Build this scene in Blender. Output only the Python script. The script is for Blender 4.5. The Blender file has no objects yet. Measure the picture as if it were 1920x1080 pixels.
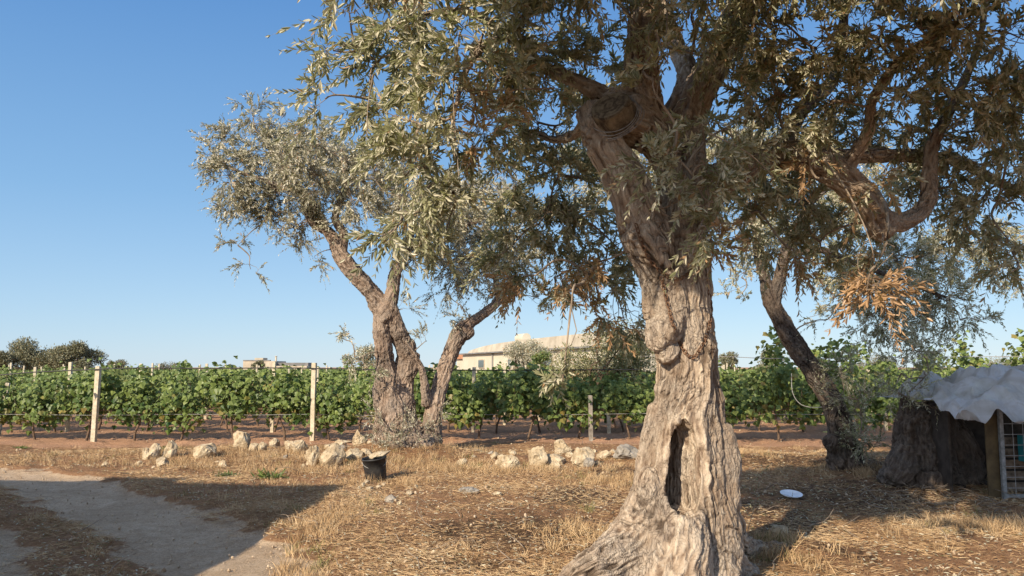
import bpy, bmesh, math, random
import numpy as np
from mathutils import Vector, Matrix, kdtree
R = math.radians
sc = bpy.context.scene
col = sc.collection

# ------------------------------------------------------------------ camera, sky, sun, exposure
F = 1500.0; CX, CY = 960.0, 540.0; CAMH = 1.65
PITCH = math.atan(148.0 / F)
cd = bpy.data.cameras.new('camera'); cam = bpy.data.objects.new('camera', cd); col.objects.link(cam)
cam.location = (0, 0, CAMH); cam.rotation_euler = (R(90) + PITCH, 0, 0)
cd.sensor_width = 36; cd.lens = F / 1920 * 36; cd.clip_start = 0.05; cd.clip_end = 6000
sc.camera = cam
SUN_EL = R(30); SUN_AZ = R(35)            # light travels to the right (+x) of straight ahead (+y)
LX, LY = math.sin(SUN_AZ), math.cos(SUN_AZ)
w = bpy.data.worlds.new('World'); sc.world = w; w.use_nodes = True
nt = w.node_tree; nt.nodes.clear()
sky = nt.nodes.new('ShaderNodeTexSky'); sky.sky_type = 'NISHITA'; sky.sun_disc = False
sky.sun_elevation = SUN_EL; sky.sun_rotation = math.atan2(-LX, -LY)
sky.altitude = 50; sky.air_density = 1.0; sky.dust_density = 0.1; sky.ozone_density = 1.6
bg = nt.nodes.new('ShaderNodeBackground'); bg.inputs['Strength'].default_value = 0.115
wo = nt.nodes.new('ShaderNodeOutputWorld')
# the clear blue of a dry late afternoon: the physical sky toned towards the blue measured near the horizon
tc = nt.nodes.new('ShaderNodeTexCoord'); sx = nt.nodes.new('ShaderNodeSeparateXYZ'); nt.links.new(tc.outputs['Generated'], sx.inputs[0])
cr = nt.nodes.new('ShaderNodeValToRGB'); nt.links.new(sx.outputs['Z'], cr.inputs[0])
while len(cr.color_ramp.elements) < 5: cr.color_ramp.elements.new(0.5)
for e, (p_, c_) in zip(cr.color_ramp.elements, ((0.0, (.30, .44, .585)), (0.07, (.25, .40, .575)), (0.20, (.155, .315, .53)), (0.43, (.068, .20, .455)), (1.0, (.10, .20, .42)))):
    e.position = p_; e.color = (*c_, 1)
vs = nt.nodes.new('ShaderNodeVectorMath'); vs.operation = 'SCALE'; vs.inputs['Scale'].default_value = 1 / 0.115; nt.links.new(cr.outputs[0], vs.inputs[0])
mx = nt.nodes.new('ShaderNodeMix'); mx.data_type = 'RGBA'; mx.inputs[0].default_value = 0.8
nt.links.new(sky.outputs[0], mx.inputs[6]); nt.links.new(vs.outputs[0], mx.inputs[7])
# brighter, paler sky round the sun, behind the camera
dt = nt.nodes.new('ShaderNodeVectorMath'); dt.operation = 'DOT_PRODUCT'; nt.links.new(tc.outputs['Generated'], dt.inputs[0])
dt.inputs[1].default_value = (-LX * math.cos(SUN_EL), -LY * math.cos(SUN_EL), math.sin(SUN_EL))
pw = nt.nodes.new('ShaderNodeMath'); pw.operation = 'MAXIMUM'; nt.links.new(dt.outputs['Value'], pw.inputs[0]); pw.inputs[1].default_value = 0
pw2 = nt.nodes.new('ShaderNodeMath'); pw2.operation = 'POWER'; nt.links.new(pw.outputs[0], pw2.inputs[0]); pw2.inputs[1].default_value = 1.6
gl = nt.nodes.new('ShaderNodeVectorMath'); gl.operation = 'SCALE'; gl.inputs[0].default_value = (4.2, 3.9, 3.6); nt.links.new(pw2.outputs[0], gl.inputs['Scale'])
ad = nt.nodes.new('ShaderNodeVectorMath'); ad.operation = 'ADD'; nt.links.new(mx.outputs[2], ad.inputs[0]); nt.links.new(gl.outputs[0], ad.inputs[1])
nt.links.new(ad.outputs[0], bg.inputs[0]); nt.links.new(bg.outputs[0], wo.inputs[0])
sd = bpy.data.lights.new('sun', 'SUN'); sun = bpy.data.objects.new('sun', sd); col.objects.link(sun)
sd.energy = 4.8; sd.angle = R(0.53); sd.color = (1.0, 0.86, 0.665)
ldir = Vector((LX * math.cos(SUN_EL), LY * math.cos(SUN_EL), -math.sin(SUN_EL)))
sun.rotation_euler = ldir.to_track_quat('-Z', 'Y').to_euler(); sun.location = (-8, -12, 14)
sc.view_settings.view_transform = 'Standard'; sc.view_settings.look = 'None'
sc.view_settings.exposure = 0.55; sc.view_settings.gamma = 1.0
sc.render.engine = 'CYCLES'
try:
    sc.cycles.max_bounces = 6; sc.cycles.diffuse_bounces = 3; sc.cycles.transmission_bounces = 4
    sc.cycles.use_denoising = True
except Exception: pass

# ------------------------------------------------------------------ helpers
rng = np.random.default_rng(7)
random.seed(7)

def at(px, py, D):
    """world point seen at photograph pixel (px, py) standing D metres ahead"""
    u = (px - CX) / F; v = (CY - py) / F
    yy = math.cos(PITCH) - v * math.sin(PITCH); zz = math.sin(PITCH) + v * math.cos(PITCH)
    k = D / yy
    return np.array([u * k, D, CAMH + zz * k])

def _hash(ix, iy, iz, s):
    h = (ix * 374761393 + iy * 668265263 + iz * 2147483647 + s * 1274126177) & 0xFFFFFFFF
    h = ((h ^ (h >> 13)) * 1274126177) & 0xFFFFFFFF
    return ((h ^ (h >> 16)) & 0xFFFF) / 65535.0 * 2 - 1

def vnoise(p, s=0):
    """smooth value noise, -1..1, vectorised"""
    p = np.asarray(p, dtype=np.float64); i = np.floor(p).astype(np.int64); f = p - i
    f = f * f * f * (f * (f * 6 - 15) + 10)
    out = 0
    for dx in (0, 1):
        wx = f[..., 0] if dx else 1 - f[..., 0]
        for dy in (0, 1):
            wy = f[..., 1] if dy else 1 - f[..., 1]
            for dz in (0, 1):
                wz = f[..., 2] if dz else 1 - f[..., 2]
                out = out + wx * wy * wz * _hash(i[..., 0] + dx, i[..., 1] + dy, i[..., 2] + dz, s)
    return out

def fbm(p, s=0, o=4):
    a = 1.0; t = 0; r = 0; p = np.asarray(p, dtype=np.float64)
    for k in range(o):
        r = r + a * vnoise(p * (2.03 ** k) + 17.3 * k, s + k); t += a; a *= 0.5
    return r / t

def norm(v): return v / np.maximum(np.linalg.norm(v, axis=-1, keepdims=True), 1e-9)

def v2(x, y): return np.stack([np.asarray(x, float), np.asarray(y, float), np.zeros_like(np.asarray(x, float))], -1)

def mesh_np(name, V, faces_list, attr=None, smooth=False):
    """V (n,3); faces_list: list of int arrays (m,k) with constant k"""
    me = bpy.data.meshes.new(name)
    V = np.ascontiguousarray(V, dtype=np.float32)
    faces_list = [np.asarray(f, dtype=np.int32) for f in faces_list if len(f)]
    loops = np.concatenate([f.ravel() for f in faces_list])
    sizes = np.concatenate([np.full(len(f), f.shape[1], np.int32) for f in faces_list])
    starts = np.concatenate([[0], np.cumsum(sizes)[:-1]]).astype(np.int32)
    me.vertices.add(len(V)); me.vertices.foreach_set('co', V.ravel())
    me.loops.add(len(loops)); me.loops.foreach_set('vertex_index', loops)
    me.polygons.add(len(sizes)); me.polygons.foreach_set('loop_start', starts)
    me.polygons.foreach_set('use_smooth', np.full(len(sizes), smooth, dtype=bool))
    me.update(calc_edges=True)
    if attr:
        for k, a in attr.items():
            a = np.asarray(a, dtype=np.float32)
            if a.ndim == 1:
                t = me.attributes.new(k, 'FLOAT', 'POINT'); t.data.foreach_set('value', a)
            else:
                t = me.attributes.new(k, 'FLOAT_VECTOR', 'POINT'); t.data.foreach_set('vector', np.ascontiguousarray(a).ravel())
    return me

def link(name, me, mat=None, parent=None, loc=None):
    o = bpy.data.objects.new(name, me); col.objects.link(o)
    if mat is not None and me is not None:
        me.materials.clear(); me.materials.append(mat)
    if parent is not None: o.parent = parent
    if loc is not None: o.location = loc
    return o

def tag(o, label=None, cat=None, group=None, kind=None):
    if label: o['label'] = label
    if cat: o['category'] = cat
    if group: o['group'] = group
    if kind: o['kind'] = kind
    return o

def empty(name, loc, label, cat, group=None, rz=0.0):
    o = bpy.data.objects.new(name, None); col.objects.link(o); o.location = loc; o.rotation_euler = (0, 0, rz)
    o.empty_display_size = 0.2
    return tag(o, label, cat, group)

def copy_tree(o, parent=None):
    c = o.copy(); col.objects.link(c)
    if parent is not None: c.parent = parent
    for ch in list(o.children): copy_tree(ch, c)
    return c

def boxes(name, bl, bevel=0.0):
    """list of (cx,cy,cz,sx,sy,sz[,rotz]) joined in one mesh"""
    bm = bmesh.new()
    for b in bl:
        m = Matrix.Translation(b[:3]) @ Matrix.Rotation(b[6] if len(b) > 6 else 0, 4, 'Z') @ Matrix.Diagonal((b[3], b[4], b[5], 1))
        bmesh.ops.create_cube(bm, size=1, matrix=m)
    if bevel:
        bmesh.ops.bevel(bm, geom=list(bm.edges), offset=bevel, segments=2, affect='EDGES', profile=0.5)
    me = bpy.data.meshes.new(name); bm.to_mesh(me); bm.free(); return me

def catmull(P, n):
    """P (k,d) control -> n points"""
    P = np.asarray(P, float); k = len(P)
    Q = np.vstack([2 * P[0] - P[1], P, 2 * P[-1] - P[-2]])
    seg = np.linalg.norm(np.diff(P[:, :3], axis=0), axis=1); cum = np.concatenate([[0], np.cumsum(seg)])
    t = np.linspace(0, cum[-1], n); out = []
    for x in t:
        i = min(max(np.searchsorted(cum, x, side='right') - 1, 0), k - 2)
        u = (x - cum[i]) / max(seg[i], 1e-9)
        a, b, c, d = Q[i], Q[i + 1], Q[i + 2], Q[i + 3]
        out.append(0.5 * ((2 * b) + (-a + c) * u + (2 * a - 5 * b + 4 * c - d) * u * u + (-a + 3 * b - 3 * c + d) * u ** 3))
    return np.array(out)

def frames(P):
    """parallel transport frames for one polyline (n,3)"""
    T = norm(np.gradient(P, axis=0)); n = len(P)
    a = np.cross(T[0], [0.0, 0, 1.0])
    if np.linalg.norm(a) < 0.2: a = np.cross(T[0], [0, 1.0, 0])
    a = a / np.linalg.norm(a); A = []
    for i in range(n):
        a = a - T[i] * (a @ T[i]); a = a / max(np.linalg.norm(a), 1e-9); A.append(a)
    A = np.array(A); return T, A, np.cross(T, A)

def tube(P, r, sides=12, cap=True, off=0):
    """closed tube; returns V, quads, tris"""
    P = np.asarray(P, float); r = np.broadcast_to(np.asarray(r, float), (len(P),)); n = len(P)
    T, A, B = frames(P)
    th = np.linspace(0, 2 * math.pi, sides, endpoint=False)
    V = P[:, None] + r[:, None, None] * (np.cos(th)[None, :, None] * A[:, None] + np.sin(th)[None, :, None] * B[:, None])
    V = V.reshape(-1, 3)
    i = np.arange(n - 1)[:, None] * sides; j = np.arange(sides)[None]; j2 = (j + 1) % sides
    q = np.stack([i + j, i + j2, i + sides + j2, i + sides + j], -1).reshape(-1, 4)
    t = np.zeros((0, 3), int)
    if cap:
        c0 = len(V); V = np.vstack([V, P[0] - T[0] * r[0] * 0.3, P[-1] + T[-1] * r[-1] * 0.3])
        jj = np.arange(sides)
        t = np.vstack([np.stack([np.full(sides, c0), (jj + 1) % sides, jj], -1),
                       np.stack([np.full(sides, c0 + 1), (n - 1) * sides + jj, (n - 1) * sides + (jj + 1) % sides], -1)])
    return V, q + off, t + off

def join_tubes(tl):
    VV, Q, T = [], [], []; off = 0
    for (P, r, s) in tl:
        v, q, t = tube(P, r, s, True, off); VV.append(v); Q.append(q); T.append(t); off += len(v)
    return np.vstack(VV), np.vstack(Q), np.vstack(T)

def many_tubes(P, r, sides=3):
    """P (N,K,3), r (N,K): thin tubes, vectorised"""
    N, K, _ = P.shape
    T = norm(np.gradient(P, axis=1)); ref = np.zeros_like(T); ref[..., 2] = 1.0
    ref[np.abs(T[..., 2]) > 0.85] = (1.0, 0, 0)
    A = norm(np.cross(T, ref)); B = np.cross(T, A)
    th = np.linspace(0, 2 * math.pi, sides, endpoint=False)
    V = P[:, :, None] + r[:, :, None, None] * (np.cos(th)[:, None] * A[:, :, None] + np.sin(th)[:, None] * B[:, :, None])
    V = V.reshape(-1, 3)
    b = (np.arange(N) * K * sides)[:, None, None]; i = (np.arange(K - 1) * sides)[None, :, None]; j = np.arange(sides)[None, None]
    q = np.stack([b + i + j, b + i + (j + 1) % sides, b + i + sides + (j + 1) % sides, b + i + sides + j], -1).reshape(-1, 4)
    return V, q

def merge_parts(parts):
    """parts: list of (V, [faces..]) -> V, faces grouped by size"""
    VV = []; F_ = {}; off = 0
    for V, fl in parts:
        VV.append(V)
        for f in fl:
            if len(f): F_.setdefault(f.shape[1], []).append(np.asarray(f) + off)
        off += len(V)
    return np.vstack(VV), [np.vstack(x) for x in F_.values()]

# ------------------------------------------------------------------ materials
class NT:
    def __init__(s, name):
        s.m = bpy.data.materials.new(name); s.m.use_nodes = True; s.t = s.m.node_tree; s.t.nodes.clear()
        s.out = s.n('ShaderNodeOutputMaterial')
    def n(s, typ, **kw):
        x = s.t.nodes.new(typ)
        for k, v in kw.items(): setattr(x, k, v)
        return x
    def l(s, a, b): s.t.links.new(a, b)
    def noise(s, vec, scale, detail=4, rough=0.55, dist=0.0):
        x = s.n('ShaderNodeTexNoise'); x.inputs['Scale'].default_value = scale; x.inputs['Detail'].default_value = detail
        x.inputs['Roughness'].default_value = rough; x.inputs['Distortion'].default_value = dist
        if vec is not None: s.l(vec, x.inputs['Vector'])
        return x.outputs['Fac']
    def ramp(s, fac, stops):
        x = s.n('ShaderNodeValToRGB'); e = x.color_ramp.elements
        while len(e) < len(stops): e.new(0.5)
        for i, (p, c) in enumerate(stops): e[i].position = p; e[i].color = (c[0], c[1], c[2], 1) if hasattr(c, '__len__') else (c, c, c, 1)
        s.l(fac, x.inputs[0]); return x.outputs[0]
    def mix(s, f, a, b, mode='MIX'):
        x = s.n('ShaderNodeMix', data_type='RGBA', blend_type=mode)
        for i_, v in ((0, f), (6, a), (7, b)):
            sock = x.inputs[i_]
            if hasattr(v, 'is_linked'): s.l(v, sock)
            elif hasattr(v, '__len__'): sock.default_value = (v[0], v[1], v[2], 1)
            else: sock.default_value = v if i_ == 0 else (v, v, v, 1)
        return x.outputs[2]
    def math(s, op, a, b=0.0, clamp=False):
        x = s.n('ShaderNodeMath', operation=op, use_clamp=clamp)
        for sock, v in ((x.inputs[0], a), (x.inputs[1], b)):
            if hasattr(v, 'is_linked'): s.l(v, sock)
            else: sock.default_value = v
        return x.outputs[0]
    def attr(s, name, out='Fac'):
        x = s.n('ShaderNodeAttribute'); x.attribute_name = name; return x.outputs[out]
    def pos(s):
        return s.n('ShaderNodeNewGeometry').outputs['Position']
    def obj(s):
        return s.n('ShaderNodeTexCoord').outputs['Object']
    def bump(s, h, strength=0.5, dist=0.01):
        x = s.n('ShaderNodeBump'); x.inputs['Strength'].default_value = strength; x.inputs['Distance'].default_value = dist
        s.l(h, x.inputs['Height']); return x.outputs[0]
    def bsdf(s, color, rough=0.85, normal=None, spec=0.3, **kw):
        x = s.n('ShaderNodeBsdfPrincipled')
        if hasattr(color, 'is_linked'): s.l(color, x.inputs['Base Color'])
        else: x.inputs['Base Color'].default_value = (*color, 1)
        if hasattr(rough, 'is_linked'): s.l(rough, x.inputs['Roughness'])
        else: x.inputs['Roughness'].default_value = rough
        x.inputs['Specular IOR Level'].default_value = spec
        for k, v in kw.items(): x.inputs[k].default_value = v
        if normal is not None: s.l(normal, x.inputs['Normal'])
        return x.outputs[0]
    def done(s, sh): s.l(sh, s.out.inputs[0]); return s.m

def mat_bark(name, lo, mid, hi, scale=1.0):
    # 'bn' fine grain, 'bc' crack depth, 'bb' broad tone: measured along each limb's own grain
    k = NT(name); bn = k.attr('bn'); bc = k.attr('bc'); bb = k.attr('bb'); P = k.obj()
    n3 = k.noise(P, 2.6, 4, 0.6); n4 = k.noise(P, 70, 4, 0.75); n5 = k.noise(P, 16, 5, 0.7, 0.6)
    mp = k.n('ShaderNodeMapping'); mp.inputs['Scale'].default_value = (1, 1, 0.38); k.l(P, mp.inputs[0]); wn = k.n('ShaderNodeTexNoise'); wn.inputs['Scale'].default_value = 11; k.l(P, wn.inputs['Vector'])
    ws = k.n('ShaderNodeVectorMath', operation='SCALE'); ws.inputs['Scale'].default_value = 0.09; k.l(wn.outputs['Color'], ws.inputs[0]); wa = k.n('ShaderNodeVectorMath', operation='ADD'); k.l(mp.outputs[0], wa.inputs[0]); k.l(ws.outputs[0], wa.inputs[1])
    vo = k.n('ShaderNodeTexVoronoi', feature='DISTANCE_TO_EDGE'); vo.inputs['Scale'].default_value = 30; k.l(wa.outputs[0], vo.inputs['Vector']); fl_ = k.ramp(vo.outputs['Distance'], [(0.0, 1.0), (0.09, 0.0)])
    fl_ = k.math('MULTIPLY', fl_, k.ramp(n3, [(0.38, 0.15), (0.6, 1.0)]))
    t = k.math('ADD', k.math('MULTIPLY', bn, 0.55), k.math('MULTIPLY', n4, 0.30)); t = k.math('ADD', t, k.math('MULTIPLY', n5, 0.25))
    colr = k.ramp(t, [(0.36, lo), (0.52, mid), (0.72, hi)])
    colr = k.mix(k.ramp(bb, [(0.25, 0.5), (0.55, 0.0)]), colr, tuple(x * 0.9 for x in lo))
    colr = k.mix(k.ramp(n3, [(0.46, 0.0), (0.62, 0.55)]), colr, tuple(0.45 * a + 0.55 * sum(mid) / 3 * b for a, b in zip(mid, (1.32, 1.26, 1.14))))
    colr = k.mix(k.ramp(n5, [(0.60, 0.0), (0.70, 0.5)]), colr, tuple(sum(hi) / 3 * x for x in (1.02, 0.96, 0.82)))
    colr = k.mix(k.ramp(bc, [(0.15, 0.0), (0.75, 0.85)]), colr, tuple(x * 0.38 for x in lo))
    colr = k.mix(k.math('MULTIPLY', fl_, 0.38), colr, tuple(x * 0.5 for x in lo))
    h = k.math('SUBTRACT', k.math('ADD', k.math('MULTIPLY', bn, 0.6), k.math('ADD', k.math('MULTIPLY', n4, 0.3), k.math('MULTIPLY', n5, 0.5))), k.math('ADD', k.math('MULTIPLY', bc, 0.5), k.math('MULTIPLY', fl_, 0.18)))
    return k.done(k.bsdf(colr, 0.9, k.bump(h, 1.0, 0.028), 0.12))

def mat_leaf(name, top_a, top_b, under, dry, transl=0.22, rough=0.5):
    k = NT(name); r = k.attr('lr'); d = k.attr('ld')
    bf = k.n('ShaderNodeNewGeometry').outputs['Backfacing']
    top = k.ramp(r, [(0.0, top_a), (1.0, top_b)])
    un = k.mix(k.math('MULTIPLY', r, 0.5), under, tuple(x * 0.62 for x in under))
    c = k.mix(bf, top, un)
    dr = k.ramp(r, [(0.0, dry), (1.0, tuple(min(1, x * 1.5) for x in dry))])
    c = k.mix(d, c, dr)
    p = k.bsdf(c, rough, None, 0.35)
    if transl:
        t = k.n('ShaderNodeBsdfTranslucent')
        tc = k.mix(0.5, c, top); k.l(k.mix(1.0, tc, (0.92, 1.08, 0.6), 'MULTIPLY'), t.inputs[0])
        ms = k.n('ShaderNodeMixShader'); ms.inputs[0].default_value = transl
        k.l(p, ms.inputs[1]); k.l(t.outputs[0], ms.inputs[2]); p = ms.outputs[0]
    return k.done(p)

def mat_simple(name, a, b, scale=6, rough=0.85, bump=0.4, bd=0.01, detail=5, spec=0.25, stops=(0.35, 0.65)):
    k = NT(name); n = k.noise(k.obj(), scale, detail, 0.6)
    return k.done(k.bsdf(k.ramp(n, [(stops[0], a), (stops[1], b)]), rough, k.bump(n, bump, bd), spec))

M = {}
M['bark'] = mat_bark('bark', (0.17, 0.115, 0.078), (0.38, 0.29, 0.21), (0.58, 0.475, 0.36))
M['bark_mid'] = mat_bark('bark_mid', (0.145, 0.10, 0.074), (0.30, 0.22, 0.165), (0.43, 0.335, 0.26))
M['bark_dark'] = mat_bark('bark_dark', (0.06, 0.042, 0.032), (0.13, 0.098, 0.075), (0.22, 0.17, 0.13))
M['olive'] = mat_leaf('olive_leaf', (0.15, 0.155, 0.075), (0.42, 0.40, 0.24), (0.66, 0.61, 0.46), (0.36, 0.225, 0.125), 0.3, 0.36)
M['olive_far'] = mat_leaf('olive_leaf_pale', (0.16, 0.16, 0.10), (0.40, 0.375, 0.25), (0.64, 0.59, 0.46), (0.30, 0.17, 0.08), 0.2, 0.4)
M['vine'] = mat_leaf('vine_leaf', (0.03, 0.075, 0.018), (0.23, 0.285, 0.075), (0.22, 0.26, 0.11), (0.22, 0.17, 0.05), 0.3, 0.45)
M['shrub'] = mat_leaf('far_leaf', (0.10, 0.105, 0.055), (0.21, 0.20, 0.11), (0.26, 0.25, 0.16), (0.2, 0.14, 0.07), 0.1, 0.6)
M['twig'] = mat_simple('twig', (0.16, 0.12, 0.085), (0.34, 0.27, 0.2), 9, 0.85, 0.3, 0.004)
M['vine_wood'] = mat_simple('vine_wood', (0.07, 0.045, 0.03), (0.19, 0.13, 0.09), 30, 0.9, 0.6, 0.01)

M['bush'] = mat_leaf('bush_leaf', (0.09, 0.10, 0.035), (0.24, 0.24, 0.10), (0.34, 0.32, 0.18), (0.3, 0.18, 0.09), 0.2, 0.5)
# straw and grass
k = NT('straw'); r = k.attr('lr'); g = k.attr('ld')
c = k.ramp(r, [(0.0, (0.20, 0.115, 0.06)), (0.45, (0.43, 0.285, 0.15)), (1.0, (0.60, 0.45, 0.27))])
c = k.mix(g, c, (0.12, 0.14, 0.04))
M['straw'] = k.done(k.bsdf(c, 0.75, None, 0.2))

# ground, soil and track: one node tree fed by what lies there, plus painted tree shade (zone attributes)
k = NT('ground'); P = k.pos(); zt = k.attr('track'); zs = k.attr('soil'); zd = k.attr('mulch_and_shade')
nf = k.noise(P, 38, 6, 0.75); nm = k.noise(P, 7, 5, 0.65); nl = k.noise(P, 1.1, 4, 0.6); nc = k.noise(P, 140, 3, 0.7)
st = k.n('ShaderNodeMapping'); st.inputs['Scale'].default_value = (1.0, 3.2, 1); k.l(P, st.inputs[0])
ns = k.noise(st.outputs[0], 26, 5, 0.7, 1.2)
dry = k.ramp(ns, [(0.30, (0.11, 0.055, 0.03)), (0.46, (0.31, 0.165, 0.085)), (0.62, (0.46, 0.28, 0.145)), (0.78, (0.62, 0.46, 0.27))])
dry = k.mix(k.ramp(nm, [(0.38, 0.55), (0.6, 0.0)]), dry, (0.20, 0.105, 0.055))
mul_shade = k.ramp(nf, [(0.35, (0.05, 0.03, 0.018)), (0.6, (0.15, 0.088, 0.05)), (0.74, (0.36, 0.25, 0.15))])
soil = k.ramp(nf, [(0.30, (0.24, 0.12, 0.07)), (0.5, (0.46, 0.26, 0.155)), (0.72, (0.62, 0.41, 0.27))])
soil = k.mix(k.ramp(nc, [(0.66, 0.0), (0.72, 0.7)]), soil, (0.62, 0.50, 0.38))
trk = k.ramp(nm, [(0.3, (0.50, 0.34, 0.20)), (0.5, (0.68, 0.50, 0.325)), (0.72, (0.80, 0.62, 0.43))])
trk = k.mix(k.ramp(nc, [(0.54, 0.0), (0.62, 0.8)]), trk, (0.66, 0.58, 0.47)); trk = k.mix(k.ramp(nc, [(0.36, 0.8), (0.44, 0.0)]), trk, (0.20, 0.15, 0.10)); trk = k.mix(k.ramp(nl, [(0.42, 0.0), (0.6, 0.5)]), trk, (0.34, 0.235, 0.145))
trk = k.mix(k.ramp(nf, [(0.36, 0.7), (0.52, 0.0)]), trk, (0.24, 0.17, 0.11))
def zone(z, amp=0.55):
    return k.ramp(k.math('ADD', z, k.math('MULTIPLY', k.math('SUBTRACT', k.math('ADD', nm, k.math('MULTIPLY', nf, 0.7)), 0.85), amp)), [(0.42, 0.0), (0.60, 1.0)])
c = k.mix(zone(zd, 1.6), dry, mul_shade)
c = k.mix(zone(zs), c, soil)
c = k.mix(zone(zt, 0.45), c, trk)
c = k.mix(k.ramp(nl, [(0.4, 0.22), (0.65, 0.0)]), c, (0.25, 0.155, 0.09))
h = k.math('ADD', k.math('MULTIPLY', nf, 0.8), k.math('ADD', k.math('MULTIPLY', ns, 0.8), k.math('MULTIPLY', nc, 0.25)))
M['ground'] = k.done(k.bsdf(c, 0.95, k.bump(h, 0.9, 0.03), 0.1))

# limestone
k = NT('limestone'); P = k.obj(); n1 = k.noise(P, 5, 6, 0.65); n2 = k.noise(P, 22, 5, 0.7)
c = k.ramp(n1, [(0.3, (0.25, 0.175, 0.10)), (0.5, (0.46, 0.365, 0.24)), (0.7, (0.64, 0.55, 0.40))])
c = k.mix(k.ramp(n2, [(0.32, 0.7), (0.45, 0.0)]), c, (0.16, 0.13, 0.09))
M['stone'] = k.done(k.bsdf(c, 0.9, k.bump(k.math('ADD', n1, n2), 0.8, 0.03), 0.2))
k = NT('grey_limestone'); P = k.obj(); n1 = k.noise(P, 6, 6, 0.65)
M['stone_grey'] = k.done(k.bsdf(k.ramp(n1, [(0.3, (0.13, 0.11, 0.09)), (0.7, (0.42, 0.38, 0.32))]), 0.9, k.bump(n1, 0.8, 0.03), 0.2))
M['concrete'] = mat_simple('post_concrete', (0.40, 0.34, 0.24), (0.62, 0.55, 0.42), 14, 0.85, 0.4, 0.006)
M['black_plastic'] = mat_simple('black_plastic', (0.018, 0.018, 0.02), (0.05, 0.048, 0.045), 9, 0.45, 0.1, 0.002)
M['white_plastic'] = mat_simple('white_plastic', (0.72, 0.75, 0.78), (0.82, 0.84, 0.86), 7, 0.35, 0.05, 0.001, spec=0.5)
M['rust'] = mat_simple('rust', (0.10, 0.052, 0.03), (0.24, 0.14, 0.085), 60, 0.85, 0.5, 0.002)
M['wire'] = mat_simple('wire', (0.22, 0.21, 0.20), (0.36, 0.35, 0.33), 30, 0.55, 0.1, 0.001)
M['metal'] = mat_simple('galvanised', (0.16, 0.16, 0.15), (0.32, 0.32, 0.31), 18, 0.6, 0.2, 0.002)
M['board'] = mat_simple('yellow_board', (0.08, 0.055, 0.028), (0.15, 0.105, 0.05), 5, 0.8, 0.2, 0.004)
M['plank'] = mat_simple('old_plank', (0.09, 0.065, 0.045), (0.22, 0.165, 0.12), 12, 0.85, 0.4, 0.005)
M['dark_ply'] = mat_simple('dark_ply', (0.035, 0.027, 0.02), (0.08, 0.062, 0.05), 7, 0.85, 0.3, 0.004)
M['wall'] = mat_simple('cream_wall', (0.50, 0.45, 0.35), (0.58, 0.53, 0.42), 0.6, 0.9, 0.2, 0.01)
M['wall_dirty'] = mat_simple('weathered_wall', (0.34, 0.29, 0.22), (0.50, 0.44, 0.345), 0.9, 0.9, 0.3, 0.02)
M['grey_wall'] = mat_simple('grey_wall', (0.13, 0.13, 0.13), (0.24, 0.23, 0.22), 0.8, 0.9, 0.3, 0.02)
M['tile'] = mat_simple('roof_tile', (0.34, 0.15, 0.08), (0.50, 0.26, 0.15), 4, 0.85, 0.4, 0.02)
M['glass'] = NT('window_glass'); M['glass'] = M['glass'].done(M['glass'].bsdf((0.10, 0.13, 0.13), 0.15, None, 0.6))
k = NT('cut_wood'); P = k.obj()
wv = k.n('ShaderNodeTexWave', wave_type='RINGS', rings_direction='Z'); wv.inputs['Scale'].default_value = 9; wv.inputs['Distortion'].default_value = 6; wv.inputs['Detail'].default_value = 3
k.l(P, wv.inputs[0]); nz = k.noise(P, 14, 5, 0.7); c = k.ramp(k.math('ADD', k.math('MULTIPLY', wv.outputs['Fac'], 0.08), k.math('MULTIPLY', nz, 0.9)), [(0.35, (0.07, 0.05, 0.033)), (0.5, (0.16, 0.12, 0.075)), (0.68, (0.26, 0.20, 0.13))])
vo = k.n('ShaderNodeTexVoronoi', feature='DISTANCE_TO_EDGE'); vo.inputs['Scale'].default_value = 7; k.l(P, vo.inputs['Vector'])
c = k.mix(k.ramp(k.noise(P, 5, 2, 0.5), [(0.48, 0.0), (0.5, 0.8), (0.52, 0.0)]), c, (0.05, 0.035, 0.025))
M['cut_wood'] = k.done(k.bsdf(c, 0.9, k.bump(nz, 0.8, 0.02), 0.15))
# crumpled plastic film
k = NT('plastic_film'); n1 = k.noise(k.obj(), 3, 5, 0.6, 0.8); n2 = k.noise(k.obj(), 16, 4, 0.65, 1.0)
c = k.ramp(n1, [(0.35, (0.50, 0.46, 0.40)), (0.6, (0.74, 0.73, 0.71)), (0.75, (0.58, 0.49, 0.38))])
p = k.bsdf(c, 0.35, k.bump(k.math('ADD', n1, n2), 0.6, 0.03), 0.5)
t = k.n('ShaderNodeBsdfTranslucent'); k.l(c, t.inputs[0]); tr = k.n('ShaderNodeBsdfTransparent')
m1 = k.n('ShaderNodeMixShader'); m1.inputs[0].default_value = 0.35; k.l(p, m1.inputs[1]); k.l(t.outputs[0], m1.inputs[2])
m2 = k.n('ShaderNodeMixShader'); k.l(k.ramp(n1, [(0.3, 0.12), (0.7, 0.32)]), m2.inputs[0]); k.l(m1.outputs[0], m2.inputs[1]); k.l(tr.outputs[0], m2.inputs[2])
M['film'] = k.done(m2.outputs[0])

# ------------------------------------------------------------------ ground
TR1 = np.array([(-1.0, 1.0), (-1.35, 3.5), (-1.9, 6.0), (-2.6, 7.4), (-3.5, 8.7), (-5.1, 10.4), (-7.4, 12.3), (-10.5, 13.6), (-18, 15), (-40, 17)])
TR2 = TR1.copy(); d = norm(np.gradient(TR1, axis=0)); TR2 = TR1 + np.stack([-d[:, 1], d[:, 0]], -1) * 1.85

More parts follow.
